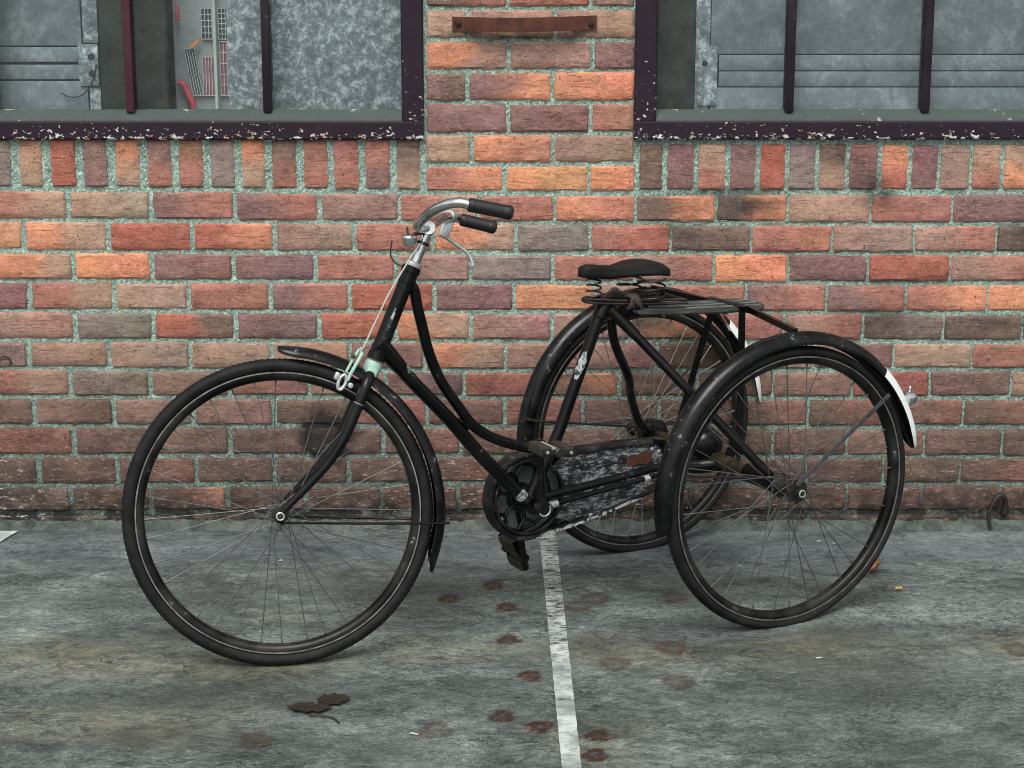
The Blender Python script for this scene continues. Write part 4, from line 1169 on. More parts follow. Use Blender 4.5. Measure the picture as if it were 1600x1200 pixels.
# scrape on the head tube down to bare metal
sc_pts = [(0.0165 * math.cos(a), 0.0165 * math.sin(a)) for a in np.linspace(R(50), R(120), 7)]
mb = MB()
for i in range(10):
    z = -0.048 + 0.052 * i / 9
    for j, a in enumerate(np.linspace(R(84 - 9 * math.sin(i / 9 * 3.1)), R(87 + 9 * math.sin(i / 9 * 2.6 + 0.3)), 5)):
        rr_ = 0.0186
        mb.v.append((rr_ * math.cos(a + 0.03 * math.sin(i * 2.1)), rr_ * math.sin(a), z + 0.004 * math.sin(j * 2 + i)))
for i in range(9):
    for j in range(4):
        mb.f.append((i * 5 + j, i * 5 + j + 1, i * 5 + j + 6, i * 5 + j + 5))
part(mb, 'bare_patch', 'whitewear', parent=head)
stay_tube('top_tube', [(0.856, 0, 0.872), (0.834, 0, 0.847), (0.825, 0, 0.805), (0.813, 0, 0.756), (0.797, 0, 0.694), (0.767, 0, 0.623), (0.718, 0, 0.551), (0.683, 0, 0.505), (0.636, 0, 0.471), (0.577, 0, 0.445), (0.512, 0, 0.426), (0.455, 0, 0.418)], 0.0128, k=5, n=16)
dt = stay_tube('down_tube', [(0.918, 0, 0.722), (0.893, 0, 0.692), (0.845, 0, 0.634), (0.75, 0, 0.532), (0.666, 0, 0.432), (0.59, 0, 0.352), BB], 0.0162, k=4, n=18)
part(MB().tube([(0.925, 0, 0.728), (0.905, 0, 0.706), (0.872, 0, 0.667), (0.866, 0, 0.660)], [0.0215, 0.0205, 0.0185, 0.0165], 18), 'lug', 'black', parent=dt)
ragged_patch((0.868, 0, 0.6625), (0.842, 0, 0.6305), 0.0174, -0.75, 0.55, 'bare_patch', 'mintwear', dt, 3.3)
d_ = (Vector((0.59, 0, 0.352)) - Vector(BB)).normalized()
ragged_patch(Vector(BB) + d_ * 0.020, Vector(BB) + d_ * 0.044, 0.0172, 0.1, 1.3, 'bare_patch', 'whitewear', dt, 8.1)
part(MB().tube([Vector((0.71, 0, 0.525)), Vector((0.692, 0, 0.505))], [0.016, 0.016], 12), 'tube_joint', 'black')
stn = stay_tube('seat_tube', [(0.318, 0, 0.772), (0.340, 0, 0.729), (0.379, 0, 0.631), (0.421, 0, 0.529), (0.455, 0, 0.445), BB], 0.0148, k=3, n=18)
part(MB().tube([(0.308, 0, 0.785), (0.318, 0, 0.770), (0.336, 0, 0.735), (0.337, 0, 0.733)], [0.017, 0.0185, 0.0185, 0.0155], 18), 'lug', 'black', parent=stn)
ragged_patch((0.3705, 0, 0.652), (0.3985, 0, 0.586), 0.0158, 0.75, 0.62, 'bare_patch', 'whitewear', stn, 1.7)
part(MB().lathe([(-0.036, 0.021), (0.036, 0.021)], BB, (0, 1, 0), 20), 'bottom_bracket', 'black')
stay_tube('seat_stay', [(0.305, 0.010, 0.750), (0.012, 0.272, 0.362)], 0.0115)
stay_tube('seat_stay', [(0.300, -0.006, 0.730), (0.278, -0.020, 0.660), (0.205, -0.075, 0.560), (0.150, -0.150, 0.490), (0.085, -0.215, 0.400), (0.030, -0.262, 0.352)], 0.0115, k=5)
part(MB().tube([(0.316, 0.012, 0.757), (0.296, 0.020, 0.737), (0.262, 0.052, 0.692)], [0.013, 0.0145, 0.0135], 14), 'stay_socket', 'blackfork')
cs = stay_tube('chain_stay', [(0.520, 0, 0.297), (0.470, 0, 0.302), (0.110, 0, 0.338), (0.02, 0, 0.345)], 0.0105)
rod = stay_tube('tie_rod', [(0.490, 0.02, 0.283), (0.185, 0.02, 0.318), (0.110, 0.02, 0.326)], 0.0068)
for t in ((0.470, 0.285), (0.205, 0.3155)):
    part(MB().tube([(t[0] + 0.008, 0.021, t[1] - 0.001), (t[0] - 0.008, 0.021, t[1] + 0.001)], 0.0088, 12), 'clip', 'alloy', parent=rod)
# rear axle and differential
ax = MB().lathe([(-0.285, 0.014), (-0.06, 0.015), (-0.058, 0.018), (-0.02, 0.018), (0.06, 0.018), (0.085, 0.020), (0.089, 0.020), (0.091, 0.0155), (0.285, 0.015)], (0, 0, HR), (0, 1, 0), 20)
axle = part(ax, 'rear_axle', 'brass')
part(MB().lathe([(0.17, 0.0235), (0.175, 0.0245), (0.292, 0.0255), (0.294, 0.018)], (0, 0, HR), (0, 1, 0), 20), 'axle_sleeve', 'black', parent=axle)
part(MB().lathe([(-0.300, 0.018), (-0.294, 0.038), (-0.262, 0.040), (-0.255, 0.030), (-0.25, 0.016)], (0, 0, HR), (0, 1, 0), 24), 'hub_drum', 'black', parent=axle)
df = MB().lathe([(-0.052, 0.016), (-0.044, 0.034), (-0.028, 0.045), (0.0, 0.050), (0.026, 0.046), (0.040, 0.034), (0.048, 0.018)], (0.010, -0.02, 0.372), (0.05, 1, -0.05), 28)
part(df, 'differential', 'black')
part(MB().tube([(0.10, 0.0, 0.330), (0.05, 0.012, 0.325), (0.0, 0.035, 0.330), (-0.01, 0.06, 0.338)], [0.017, 0.020, 0.021, 0.017], 16), 'gear_housing', 'black')
# leg shields joining the chain stay end
stay_tube('stay_bracket', [(0.125, -0.005, 0.30), (0.118, 0.0, 0.352), (0.105, 0.0, 0.375)], [0.013, 0.014, 0.010])

# chain case: rim wall round a sunk face, open at the front over the chainwheel
CY0, CY1 = -0.075, -0.035
outline = [(0.110, 0.392), (0.250, 0.398), (0.413, 0.396), (0.470, 0.405), (0.510, 0.406)]
cx, cz, cr = 0.508, 0.293, 0.113
for a in np.linspace(R(78), R(-92), 22):
    outline.append((cx + cr * math.cos(a), cz + cr * math.sin(a)))
outline += [(0.463, 0.186), (0.380, 0.198), (0.300, 0.214), (0.220, 0.234), (0.160, 0.250), (0.118, 0.262), (0.100, 0.285), (0.095, 0.330), (0.100, 0.375)]
case = MB()
n = len(outline)
cen = Vector((sum(p[0] for p in outline) / n, sum(p[1] for p in outline) / n))
# inward offset by averaged edge normals
def inset(poly, d):
    out = []
    for i in range(len(poly)):
        a, b, c = Vector(poly[i - 1]), Vector(poly[i]), Vector(poly[(i + 1) % len(poly)])
        t = (c - a).normalized(); nrm = Vector((t.y, -t.x))
        if nrm.dot(b - cen) > 0: nrm = -nrm
        out.append((b.x + nrm.x * d, b.y + nrm.y * d))
    return out
rings = [(outline, CY0), (outline, CY1 - 0.006), (inset(outline, 0.003), CY1 - 0.001), (inset(outline, 0.008), CY1), (inset(outline, 0.011), CY1 - 0.002), (inset(outline, 0.013), CY1 - 0.008)]
for poly, y in rings:
    case.v += [(p[0], y, p[1]) for p in poly]
for k in range(len(rings) - 1):
    for i in range(n):
        j = (i + 1) % n
        case.f.append((k * n + i, k * n + j, (k + 1) * n + j, (k + 1) * n + i))
case.f.append(tuple(range(n)))
chain_case = part(case, 'chain_case', 'caserim')
# face of the case behind the opening edge
face = []
ins = inset(outline, 0.0115)
face = [p for p in ins if p[0] < 0.425]
a0 = [(0.425 + 0.05 * math.sin(t), 0.385 - t / math.pi * 0.185) for t in np.linspace(0.02, math.pi - 0.02, 2)]
hole = [(cx + 0.094 * math.cos(t), cz + 0.094 * math.sin(t)) for t in np.linspace(R(222), R(135), 12)]
lo = sorted([p for p in face if p[1] < 0.29], key=lambda p: -p[0]); hi = sorted([p for p in face if p[1] >= 0.29], key=lambda p: p[0])
poly = lo + hi + list(reversed(hole))
part(MB().prism(poly, CY1 - 0.010, CY1 - 0.007), 'case_face', 'case', parent=chain_case)
# back disc of the case, seen between the chainwheel arms
part(MB().lathe([(0, 0.100), (0.003, 0.100)], (cx, CY0 + 0.004, cz), (0, 1, 0), 36), 'case_back', 'plate', parent=chain_case)
part(MB().tube([(cx + 0.094 * math.cos(t), CY1 - 0.004, cz + 0.094 * math.sin(t)) for t in np.linspace(0, 2 * math.pi, 48, endpoint=False)], 0.0045, 8, closed=True), 'opening_edge', 'caserim', parent=chain_case)
for px, pz in ((0.128, 0.362), (0.150, 0.37), (0.33, 0.22), (0.585, 0.245)):
    part(MB().lathe([(0, 0.006), (0.003, 0.006), (0.005, 0.003)], (px, CY1 - 0.009, pz), (0, 1, 0), 10), 'rivet', 'alloy', parent=chain_case)
part(MB().add([(0.150, CY1 + 0.001, 0.398), (0.118, CY1 + 0.001, 0.392), (0.100, CY1 + 0.001, 0.345), (0.104, CY1 + 0.001, 0.30), (0.118, CY1 + 0.001, 0.30), (0.116, CY1 + 0.001, 0.342), (0.130, CY1 + 0.001, 0.380), (0.150, CY1 + 0.001, 0.386),
                     (0.150, CY1 - 0.006, 0.398), (0.118, CY1 - 0.006, 0.392), (0.100, CY1 - 0.006, 0.345), (0.104, CY1 - 0.006, 0.30), (0.118, CY1 - 0.006, 0.30), (0.116, CY1 - 0.006, 0.342), (0.130, CY1 - 0.006, 0.380), (0.150, CY1 - 0.006, 0.386)],
                    [(0, 1, 6, 7), (1, 2, 5, 6), (2, 3, 4, 5), (8, 15, 14, 9), (9, 14, 13, 10), (10, 13, 12, 11)] + [(i, i + 8, (i + 1) % 8 + 8, (i + 1) % 8) for i in range(8)]), 'case_strap', 'black', parent=chain_case)
# rust at the rear of the case
part(MB().prism([(0.225, 0.356), (0.150, 0.366), (0.150, 0.338), (0.225, 0.332)], CY1 - 0.0069, CY1 - 0.0062), 'rust_patch', 'rust', parent=chain_case)
part(MB().prism([(0.165, 0.272), (0.125, 0.286), (0.122, 0.262), (0.150, 0.262)], CY1 - 0.0069, CY1 - 0.0062), 'rust_patch', 'rust', parent=chain_case)
# rubbed pale strip along the lower edge
mb = MB(); low = [(0.500, 0.1835), (0.463, 0.1895), (0.420, 0.195), (0.380, 0.2015), (0.340, 0.209), (0.300, 0.2175), (0.260, 0.227), (0.220, 0.2375), (0.180, 0.248)]
low = smooth_path([(p[0], 0, p[1]) for p in low], 6)
for i, p in enumerate(low):
    e = min(1.0, i / 5, (len(low) - 1 - i) / 5)
    w_ = (0.008 + 0.004 * mnoise.noise(Vector((i * 0.35, 3, 1)))) * e
    mb.v += [(p.x, CY1 + 0.0006, p.z - 0.001), (p.x, CY1 + 0.0006, p.z - 0.001 + w_ * 0.5), (p.x, CY1 + 0.0006, p.z - 0.001 + w_)]
for i in range(len(low) - 1):
    for q in (0, 1):
        mb.f.append((i * 3 + q, i * 3 + q + 1, i * 3 + q + 4, i * 3 + q + 3))
part(mb, 'rubbed_edge', 'edgewear', parent=chain_case)
# chainwheel: toothed ring with a honeycomb of arms
cw = MB()
cyw = -0.050
for (r_, t_) in ((0.083, 0.0045), (0.034, 0.004)):
    cw.tube([(cx + 0.02 + r_ * math.cos(t), cyw, cz + r_ * math.sin(t)) for t in np.linspace(0, 2 * math.pi, 48, endpoint=False)], t_, 6, closed=True)
for k in range(6):
    a = 2 * math.pi * k / 6 + 0.3
    c0 = (cx + 0.02, cz)
    p1 = (c0[0] + 0.030 * math.cos(a), cyw, c0[1] + 0.030 * math.sin(a)); p2 = (c0[0] + 0.058 * math.cos(a), cyw, c0[1] + 0.058 * math.sin(a))
    cw.tube([p1, p2], 0.0050, 6)
    for s in (-1, 1):
        cw.tube([p2, (c0[0] + 0.083 * math.cos(a + s * 0.30), cyw, c0[1] + 0.083 * math.sin(a + s * 0.30))], 0.0048, 6)
chainwheel = part(cw, 'chainwheel', 'black')
part(MB().lathe([(0, 0.032), (0.004, 0.032), (0.010, 0.022)], (cx + 0.02, cyw - 0.004, cz), (0, 1, 0), 24), 'spider', 'black', parent=chainwheel)

# cranks and pedals
def crank(side):
    y = 0.072 * side
    top = Vector((BB[0] + (0.008 if side > 0 else -0.032), y + 0.006 * side, BB[2] + 0.168 * side))
    bot = Vector((BB[0] - 0.002, y, BB[2] + 0.004))
    dv = (top - bot).normalized()
    mb = MB()
    mb.tube([bot - dv * 0.004, bot + dv * 0.02, bot + dv * 0.09, top - dv * 0.012, top + dv * 0.004], [0.0125, 0.0105, 0.0085, 0.0088, 0.0105], 12)
    mb.lathe([(-0.010, 0.018), (-0.008, 0.0195), (0.010, 0.0195), (0.012, 0.018)], bot, (0, 1, 0), 20)
    mb.lathe([(-0.009, 0.012), (0.009, 0.012)], top, (0, 1, 0), 16)
    c = part(mb, 'crank_arm', 'blackfork')
    rg = MB().tube([(bot.x + 0.0155 * math.cos(t), bot.y + 0.0125 * side, bot.z + 0.0155 * math.sin(t)) for t in np.linspace(R(150), R(330), 16)], 0.0022, 6)
    part(rg, 'worn_ring', 'alloy', parent=c)
    part(MB().lathe([(0, 0.0055), (0.016, 0.0055), (0.018, 0.004)], bot + Vector((-0.026, -0.006 * side, 0.008)), (0, side, 0), 10), 'cotter_pin', 'alloy', parent=c)
    # pedal: axle with two rubber blocks between end plates
    pc = top + Vector((0, 0, 0))
    pd = MB().lathe([(0.008, 0.0085), (0.092, 0.0085)], pc, (0, side, 0), 14)
    pdl = part(pd, 'pedal', 'alloy' if side > 0 else 'brass')
    tilt = 0.12 if side > 0 else math.pi / 2 - 0.42
    ca, sa = math.cos(tilt), math.sin(tilt)
    def pp(u, v, y):
        return (pc.x + u * ca - v * sa, pc.y + y * side, pc.z + u * sa + v * ca)
    for s in (-1, 1):
        u0, u1 = s * 0.017, s * 0.043
        vs = [pp(u, v, y) for u in (u0, u1) for v in (-0.0125, 0.0125) for y in (0.018, 0.088)]
        bm = bmesh.new()
        vv = [bm.verts.new(p) for p in vs]
        for f in [(0, 1, 3, 2), (4, 6, 7, 5), (0, 4, 5, 1), (2, 3, 7, 6), (0, 2, 6, 4), (1, 5, 7, 3)]:
            bm.faces.new([vv[i] for i in f])
        bmesh.ops.bevel(bm, geom=list(bm.edges), offset=0.0035, segments=2, affect='EDGES', profile=0.5)
        bm.verts.index_update()
        b2 = MB().add([q.co[:] for q in bm.verts], [[q.index for q in f.verts] for f in bm.faces]); bm.free()
        part(b2, 'pedal_block', 'pedal', parent=pdl)
    for y in (0.014, 0.091):
        vs = [pp(u, v, yy) for u in (-0.044, 0.044) for v in (-0.006, 0.006) for yy in (y, y + 0.003)]
        part(MB().add(vs, [(0, 1, 3, 2), (4, 6, 7, 5), (0, 4, 5, 1), (2, 3, 7, 6), (0, 2, 6, 4), (1, 5, 7, 3)]), 'pedal_plate', 'blackfork' if side < 0 else 'hub', parent=pdl, smooth=False)
    part(MB().lathe([(0.091, 0.0125), (0.097, 0.0125), (0.100, 0.010), (0.101, 0.0)], pc, (0, side, 0), 16), 'pedal_cap', 'hub' if side > 0 else 'brass', parent=pdl)
    for s in (-1, 1):
        part(MB().lathe([(0, 0.0042), (0.003, 0.0042), (0.004, 0.002)], pp(s * 0.032, 0.0, 0.094), (0, side, 0), 8), 'pedal_bolt', 'alloy', parent=pdl)
    return c
crank(1); crank(-1)

# mudguards: gutters of rolled sheet swept round the wheel
def mudguard(centre, Rg, a0, a1, wdt, depth, steer=False, taper0=True, taper1=True, t=0.0016, n=70):
    mb = MB(); K = 11
    for i in range(n + 1):
        s = i / n
        a = a0 + (a1 - a0) * s
        ww = wdt
        if taper1: ww *= min(1.0, 0.22 + 0.78 * math.sqrt(min(1, (1 - s) * n / 5.0)))
        if taper0: ww *= min(1.0, 0.45 + 0.55 * math.sqrt(min(1, s * n / 4.0)))
        rows = []
        for side in (0, 1):
            for k in range(K):
                th = (k / (K - 1) - 0.5) * 2
                y = ww / 2 * math.sin(th * 1.52)
                d = depth * (1 - math.cos(th * 1.52)) * (ww / wdt)
                r = Rg - d - (t if side else 0)
                yy = y * (1 - (0.02 if side else 0))
                rows.append((y if not side else yy, r))
        rows = rows[:K] + rows[K:][::-1]
        wob = 0.0012 * mnoise.noise(Vector((a * 4, Rg, wdt)))
        for (y, r) in rows:
            mb.v.append((centre[0] + (r + wob) * math.cos(a), centre[1] + y, centre[2] + (r + wob) * math.sin(a)))
    KK = 2 * K
    for i in range(n):
        for k in range(KK):
            k2 = (k + 1) % KK
            mb.f.append((i * KK + k, i * KK + k2, (i + 1) * KK + k2, (i + 1) * KK + k))
    mb.f.append(tuple(range(KK))); mb.f.append(tuple(n * KK + k for k in reversed(range(KK))))
    return mb
def white_tail(centre, Rg, a0, a1, wdt, depth):
    """painted outer skin: a second sheet 0.6 mm proud of the mudguard"""
    return mudguard(centre, Rg + 0.0009, a0, a1, wdt * 1.012, depth * 0.97, taper0=False, t=0.0004, n=24)
mg_l = part(mudguard((-0.005, HT, HR), 0.385, R(-10), R(172), 0.057, 0.029), 'mudguard', 'guard')
part(white_tail((-0.005, HT, HR), 0.385, R(134.5), R(172), 0.057, 0.029), 'white_tail', 'white', parent=mg_l)
mg_r = part(mudguard((-0.008, -HT, HR), 0.390, R(-10), R(176), 0.057, 0.029), 'mudguard', 'guard')
part(white_tail((-0.008, -HT, HR), 0.390, R(134), R(176), 0.057, 0.029), 'white_tail', 'white', parent=mg_r)
fc_ = FHUB
mg_f = part(mudguard(fc_, 0.383, R(68), R(181), 0.058, 0.024), 'mudguard', 'guard', True)
# mudguard stays
def flat_bar(p0, p1, w2, t2, up):
    p0, p1 = Vector(p0), Vector(p1); d = (p1 - p0).normalized(); u = Vector(up); u = (u - d * u.dot(d)).normalized(); v = d.cross(u)
    vs = [p + u * a * w2 + v * b * t2 for p in (p0, p1) for a, b in ((-1, -1), (1, -1), (1, 1), (-1, 1))]
    return MB().add(vs, [(3, 2, 1, 0), (4, 5, 6, 7), (0, 1, 5, 4), (1, 2, 6, 5), (2, 3, 7, 6), (3, 0, 4, 7)])
part(flat_bar((0.010, HT + 0.044, HR + 0.02), (-0.268, HT + 0.034, 0.552), 0.0045, 0.002, (0, 0, 1)), 'mudguard_stay', 'stay', parent=mg_l)
part(MB().tube([(0.0, -HT - 0.044, HR), (-0.265, -HT - 0.034, 0.55)], 0.003, 8), 'mudguard_stay', 'wire', parent=mg_r)
part(MB().tube([(0.376, -HT + 0.030, 0.418), (0.345, -HT + 0.036, 0.410), (0.0, -HT + 0.050, HR + 0.012)], [0.005, 0.003, 0.003], 8), 'mudguard_stay', 'wire', parent=mg_r)
part(MB().tube([(0.376, HT - 0.030, 0.418), (0.345, HT - 0.036, 0.410), (0.0, HT - 0.050, HR + 0.012)], [0.005, 0.003, 0.003], 8), 'mudguard_stay', 'wire', parent=mg_l)
part(MB().tube([(0.078, 0.050, -0.532), (0.060, 0.050, -0.540), (-0.10, 0.047, -0.482), (-0.276, 0.034, -0.418), (-0.296, 0.030, -0.410)], 0.0032, 8), 'mudguard_stay', 'black', parent=mg_f)
part(MB().tube([(0.078, -0.050, -0.532), (0.060, -0.050, -0.540), (-0.276, -0.034, -0.418), (-0.296, -0.030, -0.410)], 0.0032, 8), 'mudguard_stay', 'black', parent=mg_f)
# small chrome lamp on the tail of the near mudguard
lp = MB().lathe([(-0.012, 0.006), (0.0, 0.008), (0.006, 0.017), (0.018, 0.0195), (0.029, 0.017), (0.036, 0.009), (0.038, 0.0)], (-0.342, HT, 0.526), (-0.92, 0.0, 0.06), 20)
lamp = part(lp, 'tail_lamp', 'chrome')
part(MB().lathe([(0, 0.0045), (0.010, 0.0045), (0.013, 0.003)], (-0.361, HT, 0.544), (0, 0, 1), 10), 'lamp_cap', 'chrome', parent=lamp)

# luggage rack of slats over the axle
rk = MB()
RZ = lambda x: 0.7335 + 0.04 * x + 0.02 * max(0.0, x - 0.1)
loop = [(0.255, 0.055), (0.10, 0.066), (-0.06, 0.066), (-0.110, 0.052), (-0.137, 0.0), (-0.110, -0.052), (-0.06, -0.066), (0.10, -0.066), (0.255, -0.055)]
rk.tube(smooth_path([(x, y, RZ(x)) for x, y in loop], 5), 0.0052, 8)
rack = part(rk, 'luggage_rack', 'slat')
for k, y in enumerate(np.linspace(-0.054, 0.054, 7)):
    x1 = -0.128 + abs(y) * 0.35
    n = 16; mb = MB()
    for i in range(n + 1):
        x = 0.262 + (x1 - 0.262) * i / n
        zz = RZ(x) + 0.004 + 0.0016 * mnoise.noise(Vector((x * 9, k * 3.0, 1))); yy = y + 0.002 * mnoise.noise(Vector((x * 7, k * 5.0, 4)))
        mb.v += [(x, yy - 0.0056, zz - 0.004), (x, yy - 0.004, zz + 0.002), (x, yy, zz + 0.0042), (x, yy + 0.004, zz + 0.002), (x, yy + 0.0056, zz - 0.004)]
    for i in range(n):
        for q in range(5):
            q2 = (q + 1) % 5
            mb.f.append((i * 5 + q, i * 5 + q2, i * 5 + 5 + q2, i * 5 + 5 + q))
    mb.f += [(0, 1, 2, 3, 4), tuple(n * 5 + q for q in (4, 3, 2, 1, 0))]
    part(mb, 'slat', 'slatpale' if k % 2 else 'slat', parent=rack)
for x in (0.19, 0.10, 0.005, -0.06):
    part(MB().tube([(x, -0.064, RZ(x) - 0.006), (x, 0.064, RZ(x) - 0.006)], 0.004, 6), 'cross_wire', 'slat', parent=rack)
# square of tin under the rear of the rack and its legs
part(flat_bar((-0.036, 0.072, 0.742), (-0.034, 0.080, 0.36), 0.0085, 0.003, (1, 0, 0)), 'rack_leg', 'black', smooth=False)
part(flat_bar((-0.048, -0.070, 0.725), (0.014, -0.150, 0.355), 0.0085, 0.003, (1, 0, 0)), 'rack_leg', 'black', smooth=False)
part(flat_bar((-0.056, 0.066, 0.735), (-0.004, HT, 0.727), 0.0075, 0.0055, (0, 0, 1)), 'mudguard_brace', 'black')
part(flat_bar((-0.056, -0.066, 0.727), (-0.03, -HT, 0.728), 0.0075, 0.0055, (0, 0, 1)), 'mudguard_brace', 'black')
part(flat_bar((-0.055, -0.060, 0.706), (-0.277, -0.325, 0.588), 0.006, 0.004, (0, 0, 1)), 'mudguard_brace', 'black')
part(flat_bar((-0.036, 0.074, 0.746), (-0.036, -0.074, 0.742), 0.006, 0.003, (1, 0, 0)), 'rack_crossbar', 'slat', smooth=False)

# saddle
def saddle_mesh():
    # stations along x from nose to tail: x, half width, top z, skirt depth
    S = [(0.392, 0.010, 0.858, 0.014), (0.386, 0.020, 0.866, 0.024), (0.370, 0.024, 0.870, 0.032), (0.345, 0.025, 0.868, 0.030), (0.310, 0.029, 0.864, 0.030), (0.280, 0.040, 0.863, 0.024),
         (0.250, 0.058, 0.866, 0.022), (0.220, 0.076, 0.869, 0.021), (0.190, 0.088, 0.870, 0.021), (0.165, 0.090, 0.868, 0.021), (0.146, 0.080, 0.864, 0.020), (0.136, 0.056, 0.859, 0.018), (0.131, 0.030, 0.854, 0.016)]
    st = []
    for i in range(len(S) - 1):
        for j in range(3):
            t = j / 3
            st.append(tuple(S[i][k] * (1 - t) + S[i + 1][k] * t for k in range(4)))
    st.append(S[-1])
    mb = MB(); K = 15
    st = [(0.392 - (0.392 - x) * 0.87, hw * 0.90, zt - 0.001, sk * 0.80) for x, hw, zt, sk in st]
    for x, hw, zt, sk in st:
        for k in range(K):
            u = (k / (K - 1) - 0.5) * 2
            au = abs(u)
            if au < 0.72:
                y = hw * (u / 0.72) * 0.97; dz = -0.012 * (au / 0.72) ** 2.4 * (0.5 + hw * 6)
            else:
                q = (au - 0.72) / 0.28
                y = math.copysign(hw * (0.97 + 0.05 * q - 0.03 * q * q), u); dz = -0.012 * (0.5 + hw * 6) - sk * q
            dip = -0.007 * math.exp(-((x - 0.26) / 0.05) ** 2) * (1 - min(1, au / 0.5))
            mb.v.append((x, y, zt + dz + dip))
    for i in range(len(st) - 1):
        for k in range(K - 1):
            mb.f.append((i * K + k, i * K + k + 1, (i + 1) * K + k + 1, (i + 1) * K + k))
    mb.f.append(tuple(range(K))); mb.f.append(tuple((len(st) - 1) * K + k for k in reversed(range(K))))
    return mb
sad = part(saddle_mesh(), 'saddle', 'leather')
so = sad.modifiers.new('thick', 'SOLIDIFY'); so.thickness = 0.004; so.offset = -1
def coil(c, r0, r1, z0, z1, turns, wire, n=22, sx=1.0):
    pts = []
    for i in range(int(turns * n) + 1):
        t = i / (turns * n); a = 2 * math.pi * turns * t
        r = r0 + (r1 - r0) * t
        pts.append((c[0] + r * math.cos(a) * sx, c[1] + r * math.sin(a), z0 + (z1 - z0) * t))
    return MB().tube(pts, wire, 7)
part(coil((0.352, 0.0), 0.020, 0.014, 0.789, 0.842, 3.6, 0.0024), 'saddle_spring', 'wire', parent=sad)
part(coil((0.215, 0.045), 0.032, 0.034, 0.780, 0.830, 2.4, 0.0026), 'saddle_spring', 'wire', parent=sad)
part(coil((0.215, -0.055), 0.032, 0.034, 0.780, 0.830, 2.4, 0.0026), 'saddle_spring', 'wire', parent=sad)
for s in (-1, 1):
    part(MB().tube(smooth_path([(0.372, s * 0.008, 0.786), (0.340, s * 0.020, 0.782), (0.262, s * 0.030, 0.775), (0.18, s * 0.042, 0.772), (0.120, s * 0.052, 0.770)], 4), 0.0036, 8), 'saddle_rail', 'wire', parent=sad)
    part(MB().tube(smooth_path([(0.372, s * 0.010, 0.776), (0.300, s * 0.024, 0.770), (0.20, s * 0.040, 0.764), (0.115, s * 0.056, 0.762)], 4), 0.0034, 8), 'saddle_rail', 'wire', parent=sad)
part(MB().tube([(0.374, -0.012, 0.781), (0.374, 0.012, 0.781)], 0.007, 10), 'nose_clip', 'wire', parent=sad)
part(MB().tube([(0.120, -0.054, 0.768), (0.120, 0.054, 0.768)], 0.0045, 8), 'saddle_crossbar', 'wire', parent=sad)
part(MB().tube(smooth_path([(0.215, 0.050, 0.777), (0.208, 0.056, 0.785), (0.204, 0.060, 0.803), (0.197, 0.062, 0.807), (0.190, 0.062, 0.800), (0.186, 0.060, 0.782)], 5), 0.0030, 7), 'spring_hook', 'wire', parent=sad)
part(MB().tube([(0.318, 0, 0.758), (0.300, 0, 0.790)], 0.0125, 14), 'seat_post', 'black')
# knot of leather binding the rails, and the curled flap behind the spring
kn = MB()
for j in range(4):
    pts = []
    for i in range(20):
        a = 2 * math.pi * i / 20
        pts.append((0.262 + (j - 1.5) * 0.0075 + 0.004 * math.sin(a * 2 + j), 0.030 + 0.019 * math.cos(a) , 0.772 + 0.0165 * math.sin(a)))
    kn.tube(pts, 0.0055, 7, closed=True)
kn.tube(smooth_path([(0.272, 0.052, 0.782), (0.262, 0.056, 0.772), (0.250, 0.054, 0.762), (0.247, 0.052, 0.748)], 4), 0.005, 7)
part(kn, 'leather_tie', 'rag')
fl_ = MB(); nf = 12
for i in range(nf + 1):
    s = i / nf
    x = 0.338 - 0.13 * s
    top = 0.790 + 0.021 * math.exp(-((s - 0.20) / 0.14) ** 2) + 0.014 * s
    for k in range(4):
        t = k / 3
        fl_.v.append((x, 0.012 + 0.012 * math.sin(s * 5) * t + 0.006 * t, 0.778 + (top - 0.778) * t))
for i in range(nf):
    for k in range(3):
        fl_.f.append((i * 4 + k, i * 4 + k + 1, i * 4 + 5 + k, i * 4 + 4 + k))
fo2 = part(fl_, 'leather_flap', 'rag')
sm = fo2.modifiers.new('thick', 'SOLIDIFY'); sm.thickness = 0.003
# saddle-bag loops under the rails
part(MB().box(0.205, 0.285, -0.010, 0.020, 0.728, 0.760, 0.006), 'rack_clamp', 'black')
part(MB().tube([(0.20, -0.022, 0.742), (0.20, 0.030, 0.742)], 0.009, 12), 'clamp_bolt', 'blackfork')

# fork
fk = [(0.0, 0.0, -0.150), (0.002, 0.030, -0.160), (0.003, 0.046, -0.180), (0.003, 0.050, -0.211), (0.005, 0.050, -0.305), (0.016, 0.050, -0.372), (0.043, 0.050, -0.445), (0.066, 0.050, -0.500), (0.0754, 0.050, -0.524)]
P = smooth_path(fk, 5)
rads = [0.0125 if i < 18 else 0.0125 - 0.0055 * (i - 18) / (len(P) - 19) for i in range(len(P))]
fork = part(MB().tube(P, rads, 14), 'fork', 'blackfork', True)
part(MB().tube([(p.x, -p.y, p.z) for p in P], rads, 14), 'fork_blade', 'blackfork', parent=fork)
cr_ = MB().lathe([(-0.168, 0.0165), (-0.166, 0.0190), (-0.150, 0.0205), (-0.132, 0.0205), (-0.125, 0.0175)], (0, 0, 0), (0, 0, 1), 20)
cr_.box(-0.014, 0.014, -0.036, 0.036, -0.163, -0.138, 0.008)
part(cr_, 'fork_crown', 'mint', parent=fork)
for s in (-1, 1):
    part(MB().tube([(0.0754, s * 0.050, -0.522), (0.0755, s * 0.050, -0.538), (0.062, s * 0.050, -0.545)], [0.009, 0.008, 0.004], 10), 'drop_out', 'blackfork', parent=fork)
    part(MB().tube([(0.0032, s * 0.050, -0.226), (0.0033, s * 0.050, -0.2285)], 0.0133, 14), 'pinstripe', 'spokeb', parent=fork)

